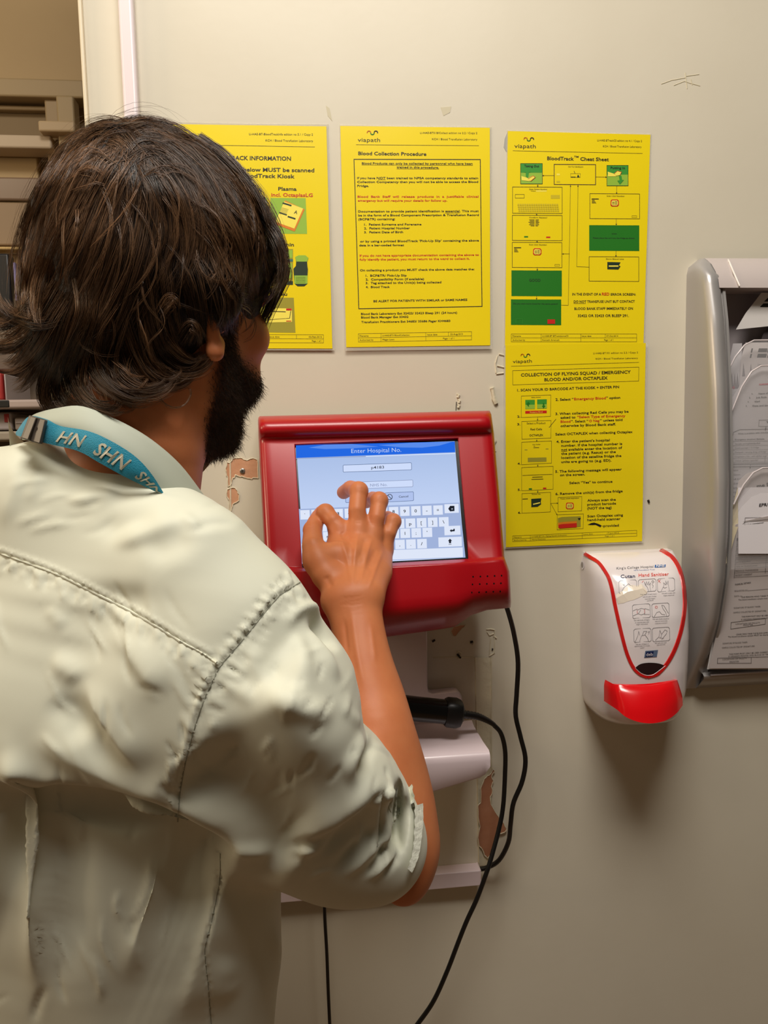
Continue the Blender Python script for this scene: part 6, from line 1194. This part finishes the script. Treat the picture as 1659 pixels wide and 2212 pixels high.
sf_.chain(dense([nd(874, 1668, .615, .003, .02, None, .003), nd(868, 1705, .618, .008, .03, None, .004), nd(866, 1755, .620, .012, .034, None, .004), nd(864, 1805, .622, .010, .03, None, .004), nd(862, 1850, .626, .004, .02, None, .003)]), .003, sub=True)
ll = ls+np.array([-.06, .03, -.27]); sf_.chain([ndw(ls, .06), ndw(ls*.4+ll*.6, .058), ndw(ll, .055)], .04)
Vs, Qs = sf_.mesh(); Vs = relax(Vs, Qs, 14, .6)
S = Sculpt(Vs, Qs)
S.fold([AXS(60, 95), AXS(200, 80), AXS(380, 60), AXS(520, 40)], 105, .026, ends=.2, zr=(0, .68), fwd=True); S.fold([AXS(80, -190), AXS(230, -190), AXS(420, -170)], 90, -.022, ends=.2, zr=(0, .68), fwd=True); S.upd()
K7 = lambda P: [(x/1.659, 1300+y/1.659) for x, y in P]
K8 = lambda P: [(440+x/2.572, 1100+y/2.572) for x, y in P]
K6 = lambda P: [(x/2.9625, 860+y/2.9625) for x, y in P]
FZ = [  # (points, width px, height m, kind, second width)
 (K7([(400, 90), (460, 170), (520, 260), (575, 360)]), 14, .006, 'step', 40), (K7([(310, 260), (350, 400), (450, 530), (530, 620)]), 13, .007, 'step', 42), (K7([(230, 250), (290, 420), (380, 560), (470, 660)]), 22, -.005, 'ridge', None),
 (K7([(110, 460), (250, 560), (400, 640), (520, 700)]), 20, .007, 'step', 50), (K7([(20, 520), (60, 620), (110, 690), (250, 700)]), 26, .008, 'ridge', None), (K7([(100, 730), (280, 760), (420, 800), (620, 830)]), 34, -.012, 'ridge', None),
 (K7([(350, 700), (480, 740), (640, 800), (790, 875)]), 14, .009, 'step', 60), (K7([(0, 420), (50, 650), (85, 850), (95, 1050), (110, 1300), (150, 1513)]), 24, .010, 'ridge', None), (K7([(130, 800), (170, 950), (200, 1150), (230, 1400)]), 45, -.009, 'ridge', None),
 (K7([(790, 1000), (740, 1200), (690, 1350), (640, 1530)]), 12, .006, 'step', 70), (K7([(600, 950), (540, 1100), (480, 1250), (450, 1400)]), 24, .005, 'ridge', None), (K7([(1000, 1120), (985, 1200), (1010, 1300), (1000, 1420)]), 14, .006, 'ridge', None), (K7([(830, 1250), (800, 1350), (850, 1430)]), 30, .005, 'ridge', None),
 (K7([(180, 330), (260, 430), (300, 520)]), 24, -.006, 'ridge', None), (K7([(170, 230), (240, 240), (280, 300)]), 22, .005, 'ridge', None),
 # yoke
 (K6([(430, 690), (560, 660), (700, 625), (800, 600)]), 18, .004, 'ridge', None), (K6([(700, 935), (850, 910), (980, 860), (1150, 790), (1230, 770)]), 13, .0060, 'step', 34), (K6([(600, 880), (760, 830), (900, 790), (1050, 750)]), 20, -.004, 'ridge', None), (K6([(1150, 740), (1210, 790), (1290, 840)]), 9, .004, 'ridge', None), (K6([(1230, 830), (1180, 900), (1050, 960), (900, 1000)]), 26, -.004, 'ridge', None),
 (K6([(60, 380), (110, 520), (60, 700), (20, 850)]), 16, .0025, 'ridge', None), (K6([(190, 430), (230, 560), (160, 680)]), 12, .002, 'ridge', None), (K6([(560, 1330), (650, 1300), (800, 1290), (1000, 1330)]), 30, -.004, 'ridge', None), (K6([(300, 1330), (360, 1400), (420, 1480)]), 14, .003, 'ridge', None),
 # sleeve
 (K8([(480, 680), (480, 620), (530, 560), (610, 545), (690, 600), (735, 690)]), 9, .007, 'ridge', None), (K8([(560, 640), (640, 640), (690, 710), (730, 800)]), 15, -.014, 'ridge', None), (K8([(560, 660), (640, 760), (700, 880), (750, 980)]), 9, .006, 'ridge', None), (K8([(480, 680), (540, 800), (560, 960)]), 14, .005, 'ridge', None),
 (K8([(340, 1060), (450, 1070), (600, 1120), (740, 1150)]), 20, .007, 'ridge', None), (K8([(300, 900), (420, 920), (560, 1000)]), 26, -.006, 'ridge', None), (K8([(100, 960), (220, 1020), (300, 1060)]), 16, .004, 'ridge', None), (K8([(300, 750), (280, 850), (300, 960)]), 20, .004, 'ridge', None),
 (K8([(760, 1020), (770, 1110), (840, 1170), (920, 1190), (950, 1260)]), 8, .002, 'ridge', None), (K8([(930, 1200), (860, 1300), (800, 1420), (800, 1500), (830, 1520)]), 10, .0065, 'ridge', None), (K8([(960, 1280), (900, 1360), (850, 1440), (860, 1500)]), 10, -.006, 'ridge', None), (K8([(920, 1310), (1010, 1350), (1085, 1385)]), 4, -.0028, 'ridge', None), (K8([(930, 1300), (1010, 1335), (1085, 1370)]), 5, .003, 'ridge', None),
 (K8([(380, 1870), (470, 1830), (600, 1790), (720, 1720), (880, 1610), (1010, 1520), (1065, 1490)]), 12, .0095, 'step', 55), (K8([(560, 1900), (700, 1850), (850, 1760), (960, 1640), (1050, 1540)]), 20, -.011, 'ridge', None), (K8([(450, 1900), (620, 1890), (740, 1800), (820, 1780)]), 10, .005, 'ridge', None),
 (K8([(760, 2060), (860, 1960), (960, 1870), (1060, 1810)]), 9, .008, 'ridge', None), (K8([(700, 2040), (820, 1940), (920, 1840), (1000, 1700)]), 16, -.009, 'ridge', None), (K8([(880, 2050), (950, 1980), (1010, 1900), (1070, 1840)]), 7, -.006, 'ridge', None), (K8([(900, 2070), (980, 1990), (1040, 1930), (1120, 1880)]), 7, .006, 'ridge', None), (K8([(1000, 2050), (1040, 1980), (1100, 1940)]), 5, -.005, 'ridge', None), (K8([(950, 1690), (1000, 1600), (1060, 1540)]), 10, .006, 'ridge', None),
 (K8([(380, 1600), (560, 1640), (760, 1600)]), 40, .005, 'ridge', None), (K8([(100, 1880), (250, 1900), (420, 1890)]), 14, .005, 'ridge', None),
 (K8([(1070, 1500), (1055, 1600), (1030, 1780), (1000, 1880)]), 6, .005, 'ridge', None), (K8([(1140, 1500), (1180, 1560), (1235, 1640)]), 4, -.003, 'ridge', None), (K8([(1130, 1460), (1180, 1520), (1240, 1580)]), 5, .003, 'ridge', None),
]
for P_, w, a, kd_, w2 in FZ: S.fold(P_, w*1.1, a*.8, kd_, ends=.35, w2=w2)
S.upd(); S.fold([(-40, 1700), (60, 1712), (211, 1734), (301, 1758), (386, 1785), (470, 1828), (520, 1850)], 9, -.026, 'lip', ends=.12, w2=280)
S.V = relax(S.V, S.Q, 3, .5)
S.upd(); S.fold([(870, 1668), (862, 1705), (856, 1760), (854, 1815), (850, 1870)], 9, -.016, ends=.25, fwd=True); S.fold([(838, 1690), (828, 1760), (826, 1830), (818, 1880)], 7, -.007, ends=.3); S.fold([(846, 1680), (840, 1750), (840, 1830)], 5, .004, ends=.3)
YK = [(-260, 1158), (-180, 1156), (-90, 1168), (-10, 1192), (60, 1216), (130, 1243), (200, 1278), (300, 1330), (390, 1385), (440, 1412), (468, 1432)]
SM = [(648, 1258), (625, 1272), (600, 1290), (562, 1335), (520, 1388), (478, 1437), (455, 1480), (434, 1530), (415, 1590), (400, 1650), (388, 1720), (384, 1775)]
S.upd()
S.fold(YK, 5, -.0016, ends=.02); S.fold([(x+3, y-7) for x, y in YK], 5, .0014, ends=.02); S.fold(SM[:8], 4, -.0022, ends=.08); S.fold(SM[7:], 4, -.0012, ends=.08); S.fold([(x-9, y-5) for x, y in SM], 7, .0016, ends=.05)
q = np.array(spline(YK, 75))
for k in range(2, 73):                                         # gathers below the yoke
    x, y = q[k]; L_ = RNG.uniform(25, 60); S.fold([(x-2, y+4), (x+RNG.normal(0, 5)-6, y+L_)], RNG.uniform(3, 5), RNG.choice([-1, 1])*RNG.uniform(.0006, .0016), ends=.35)
q = np.array(spline(SM, 60)); T = np.gradient(q, axis=0); T /= np.linalg.norm(T, axis=1)[:, None]
for k in range(2, 38):
    n = np.array([T[k][1], -T[k][0]]); n = -n if n[0] > 0 else n; L_ = RNG.uniform(16, 34); p = q[k]+n*3; S.fold([tuple(p), tuple(p+n*L_+RNG.normal(0, 3, 2))], RNG.uniform(3, 5), (1 if k % 2 else -1)*RNG.uniform(.001, .0024), ends=.3)
    if RNG.random() < .6: p = q[k]-n*3; S.fold([tuple(p), tuple(p-n*RNG.uniform(20, 60)+RNG.normal(0, 4, 2))], RNG.uniform(4, 7), RNG.choice([-1, 1])*RNG.uniform(.0006, .002), ends=.3)
S.fold([(476, 1835), (476, 1903), (455, 2000), (443, 2053), (450, 2130), (458, 2225)], 3.5, -.0028, ends=.02); S.fold(K7([(610, 560), (605, 650), (615, 760)]), 4, .0016)
for k in range(46):                                            # small creases across the sleeve
    s0, n0 = RNG.uniform(60, 500), RNG.uniform(-230, 150); L_ = RNG.uniform(40, 130); an = RNG.normal(.5, .35); a_ = AXS(s0, n0); b_ = AXS(s0+L_*math.cos(an+1.2)*.6, n0+L_*math.sin(an+1.2)*.6); m_ = ((a_[0]+b_[0])/2+RNG.normal(0, 5), (a_[1]+b_[1])/2+RNG.normal(0, 5)); S.fold([a_, m_, b_], RNG.uniform(3.5, 8), RNG.choice([-1, 1])*RNG.uniform(.0005, .0017), ends=.4)
for k in range(50):                                            # and across the back
    x0, y0 = RNG.uniform(-20, 420), RNG.uniform(1230, 2150); L_ = RNG.uniform(60, 190); an = RNG.normal(1.15 if y0 < 1700 else 1.6, .3); b_ = (x0+L_*math.cos(an), y0+L_*math.sin(an)); S.fold([(x0, y0), ((x0+b_[0])/2+RNG.normal(0, 8), (y0+b_[1])/2), b_], RNG.uniform(4, 10), RNG.choice([-1, 1])*RNG.uniform(.0005, .0018), ends=.4)
for k in range(14): x0, y0 = RNG.uniform(0, 480), RNG.uniform(1020, 1200); S.fold([(x0, y0), (x0+50, y0-RNG.uniform(5, 22)), (x0+RNG.uniform(80, 130), y0-RNG.uniform(10, 50))], RNG.uniform(6, 12), RNG.choice([-1, 1])*RNG.uniform(.0005, .0014), ends=.4)
S.V += S.N*(.0012*noise3(S.V, 28, 5, 3)*1.0)[:, None]
shirt = mesh_obj('shirt', S.V, S.Q, M_SH, man)
bvs = BVHTree.FromPolygons([Vector(v) for v in S.V], [tuple(int(a) for a in q_) for q_ in S.Q])
def seam(name, pts, r, m, lift=.0002, par=None, n=90):
    b = MB(); b.tube([hit(bvs, x, y, lift) for x, y in spline(pts, n)], r, 6); return b.build(name, m, par or shirt, smooth=True)
M_SEAM = mat('seam_thread', (150, 150, 134), .7)
seam('yoke_seam', YK, .0009, M_SH, n=130); seam('sleeve_seam', SM, .0006, M_SEAM, .0); seam('side_seam', [(476, 1840), (474, 1903), (455, 2000), (443, 2053), (450, 2130), (457, 2215)], .0005, M_SEAM, 0)
# raw hem of the turned-up cuff
hem_i = spline([(866, 1658), (876, 1680), (884, 1715), (888, 1755), (888, 1800), (884, 1840), (874, 1872)], 40); hem_o = spline([(870, 1660), (886, 1682), (897, 1716), (901, 1756), (899, 1800), (893, 1845), (880, 1878)], 40)
b = MB(); b.grid([[hit(bvs, x, y, .004+.0006*math.sin(i*1.9)) for i, (x, y) in enumerate(hem_i)], [hit(bvs, x+RNG.normal(0, .4), y, .006) for x, y in hem_o], [hit(bvs, x+2, y, .001) for x, y in hem_o]]); b.build('cuff_hem', mat('cuff_hem_cotton', (222, 222, 206), .65, bump=(300, .8, .001)), shirt, smooth=True)
# collar
cu = [(60, 905, .62), (78, 893, .605), (120, 882, .592), (175, 877, .583), (240, 901, .582), (300, 932, .588), (350, 968, .598), (392, 1008, .61), (432, 1060, .625), (470, 1112, .642), (510, 1168, .66)]
cl_ = [(48, 950, .615), (70, 948, .600), (115, 945, .585), (175, 960, .575), (240, 990, .574), (300, 1030, .580), (345, 1062, .589), (385, 1095, .600), (420, 1125, .614), (455, 1150, .630), (500, 1180, .650)]
U_ = spline(cu, 50); L_2 = spline(cl_, 50); rows = []
for f in np.linspace(0, 1, 9):
    row = []
    for a, c in zip(U_, L_2): p = at(*(a*(1-f)+c*f)); row.append(p-FW*.005*math.sin(f*math.pi))
    rows.append(row)
inner = [[p+FW*.003 for p in r] for r in rows]; b = MB(); b.grid(rows); b.grid(inner); b.grid([rows[0], inner[0]]); b.grid([rows[-1], inner[-1]]); b.grid([[r[-1] for r in rows], [r[-1] for r in inner]]); b.grid([[r[0] for r in rows], [r[0] for r in inner]])
far = []                                                       # the collar carries on round the far side of the neck
nb = at(250, 960, .665)
for a in np.linspace(0, 1, 24):
    th = math.radians(200-190*a); far.append([nb+np.array([math.cos(th)*.085, math.sin(th)*.085+.0, -.010-.045*math.sin(math.pi*a)+k*.035]) for k in (0, .5, 1)])
b.grid(far); b.build('collar', mat('collar_cotton', (176, 180, 164), .65, bump=(1800, .12, .0002)), shirt, smooth=True, sharp=60)
# trousers and shoes, out of the picture below
trf = Field(hipc-np.array([.26, .22, hipc[2]+.02]), hipc+np.array([.26, .24, .06]), .009)
trf.chain([ndw(hipc+(0, 0, .04), .172, .112, BR_, .02), ndw(hipc+(0, 0, -.06), .178, .118, BR_)], .01)
for h0 in LEG: trf.chain([ndw(h0+(0, 0, -.03), .098), ndw((h0[0], h0[1]+.01, .50), .078), ndw((h0[0], h0[1]-.01, .06), .065, None, None, .01)], .03)
Vq, Qq = trf.mesh(); mesh_obj('trousers', Vq, Qq, mat('navy_trousers', (44, 46, 58), .7, bump=(900, .2, .0004)), man)
for h0 in LEG:
    q = Field(np.array([h0[0]-.12, h0[1]-.16, -.005]), np.array([h0[0]+.14, h0[1]+.26, .14]), .006); b0 = np.array([h0[0], h0[1]-.01, .0])
    q.chain([ndw(b0-BF*.06+(0, 0, .045), .036, .040), ndw(b0+(0, 0, .055), .04, .048), ndw(b0+BF*.09+(0, 0, .034), .045, .032), ndw(b0+BF*.16+(0, 0, .028), .036, .024)], .02); Vq, Qq = q.mesh(); Vq[:, 2] = np.maximum(Vq[:, 2], .001); mesh_obj('shoe', Vq, Qq, mat('black_leather', (26, 24, 24), .35), man)
# ---------------------------------------------------------------- lanyard
M_LN = mat('teal_lanyard', (14, 138, 166), .55, bump=(1500, .8, .0006), sheen=.2); M_LT = mat('lanyard_lettering', (196, 190, 168), .5); M_BKL = mat('grey_buckle', (78, 70, 62), .4)
lt = thing('lanyard', 'teal lanyard with woven letters and grey buckle round the man\'s neck', 'lanyard', tuple(at(200, 960, .57)))
up_ = [(34, 934, .612), (62, 900, .600), (98, 905, .584), (130, 920, .576), (190, 931, .571), (240, 953, .570), (290, 985, .574), (325, 1022, .580), (356, 1070, .592)]
lo_ = [(34, 940, .612), (44, 943, .601), (76, 952, .585), (110, 960, .578), (170, 975, .572), (215, 1000, .571), (262, 1026, .574), (300, 1045, .580), (340, 1064, .590)]
u2, l2 = spline(up_, 70), spline(lo_, 70)
def lsurf(s, v, l=0.0): 
    s = min(max(s, 0), 1)*68.999; i = int(s); f = s-i; a = u2[i]*(1-f)+u2[i+1]*f; c = l2[i]*(1-f)+l2[i+1]*f; p = a*(1-v)+c*v; return at(p[0], p[1], p[2]-.006-l-.0015*math.sin(v*math.pi))
b = MB(); G = [[lsurf(i/69, v) for v in np.linspace(0, 1, 6)] for i in range(70)]; b.grid(G); b.grid([[p+FW*.0012 for p in r] for r in G]); b.build('strap', M_LN, lt, smooth=True)
for k, (tx, s0, s1) in enumerate((('HN', .395, .50), ('SHN', .575, .745), ('SHN', .83, .995))):
    V_, F_ = glyphs(tx, .02); a0 = V_[:, 0].min(); w = V_[:, 0].max()-a0; b = MB(); b.add([lsurf(s0+(s1-s0)*((u-a0)/w+(.10*(v/.7-.5))), .80-.58*(v/.7), .0006) for u, v in V_], F_); b.build('woven_letters', M_LT, lt, fix=False)
def bk(x0, y0, x1, y1, x2, y2, x3, y3, d0, d1, th, name, m): b = MB(); b.quadbox([at(x0, y0, d0), at(x1, y1, d1), at(x2, y2, d1), at(x3, y3, d0)], -FW*th); return b.build(name, m, lt, bevel=.0008)
bk(69, 898, 104, 908, 92, 960, 50, 948, .584, .572, .005, 'buckle', M_BKL); bk(72, 900, 84, 903, 66, 952, 52, 948, .578, .574, .0045, 'buckle_clip', mat('grey_buckle_light', (96, 88, 78), .4))
b = MB(); c = at(78, 926, .5700); b.poly([c+.0011*(RT*math.cos(a)+UP*1.4*math.sin(a)) for a in np.linspace(0, 2*math.pi, 13)[:-1]]); b.build('buckle_hole', M_HOLE, lt, fix=False)
bpy.data.objects.remove(_fo, do_unlink=True); bpy.data.curves.remove(_fc)
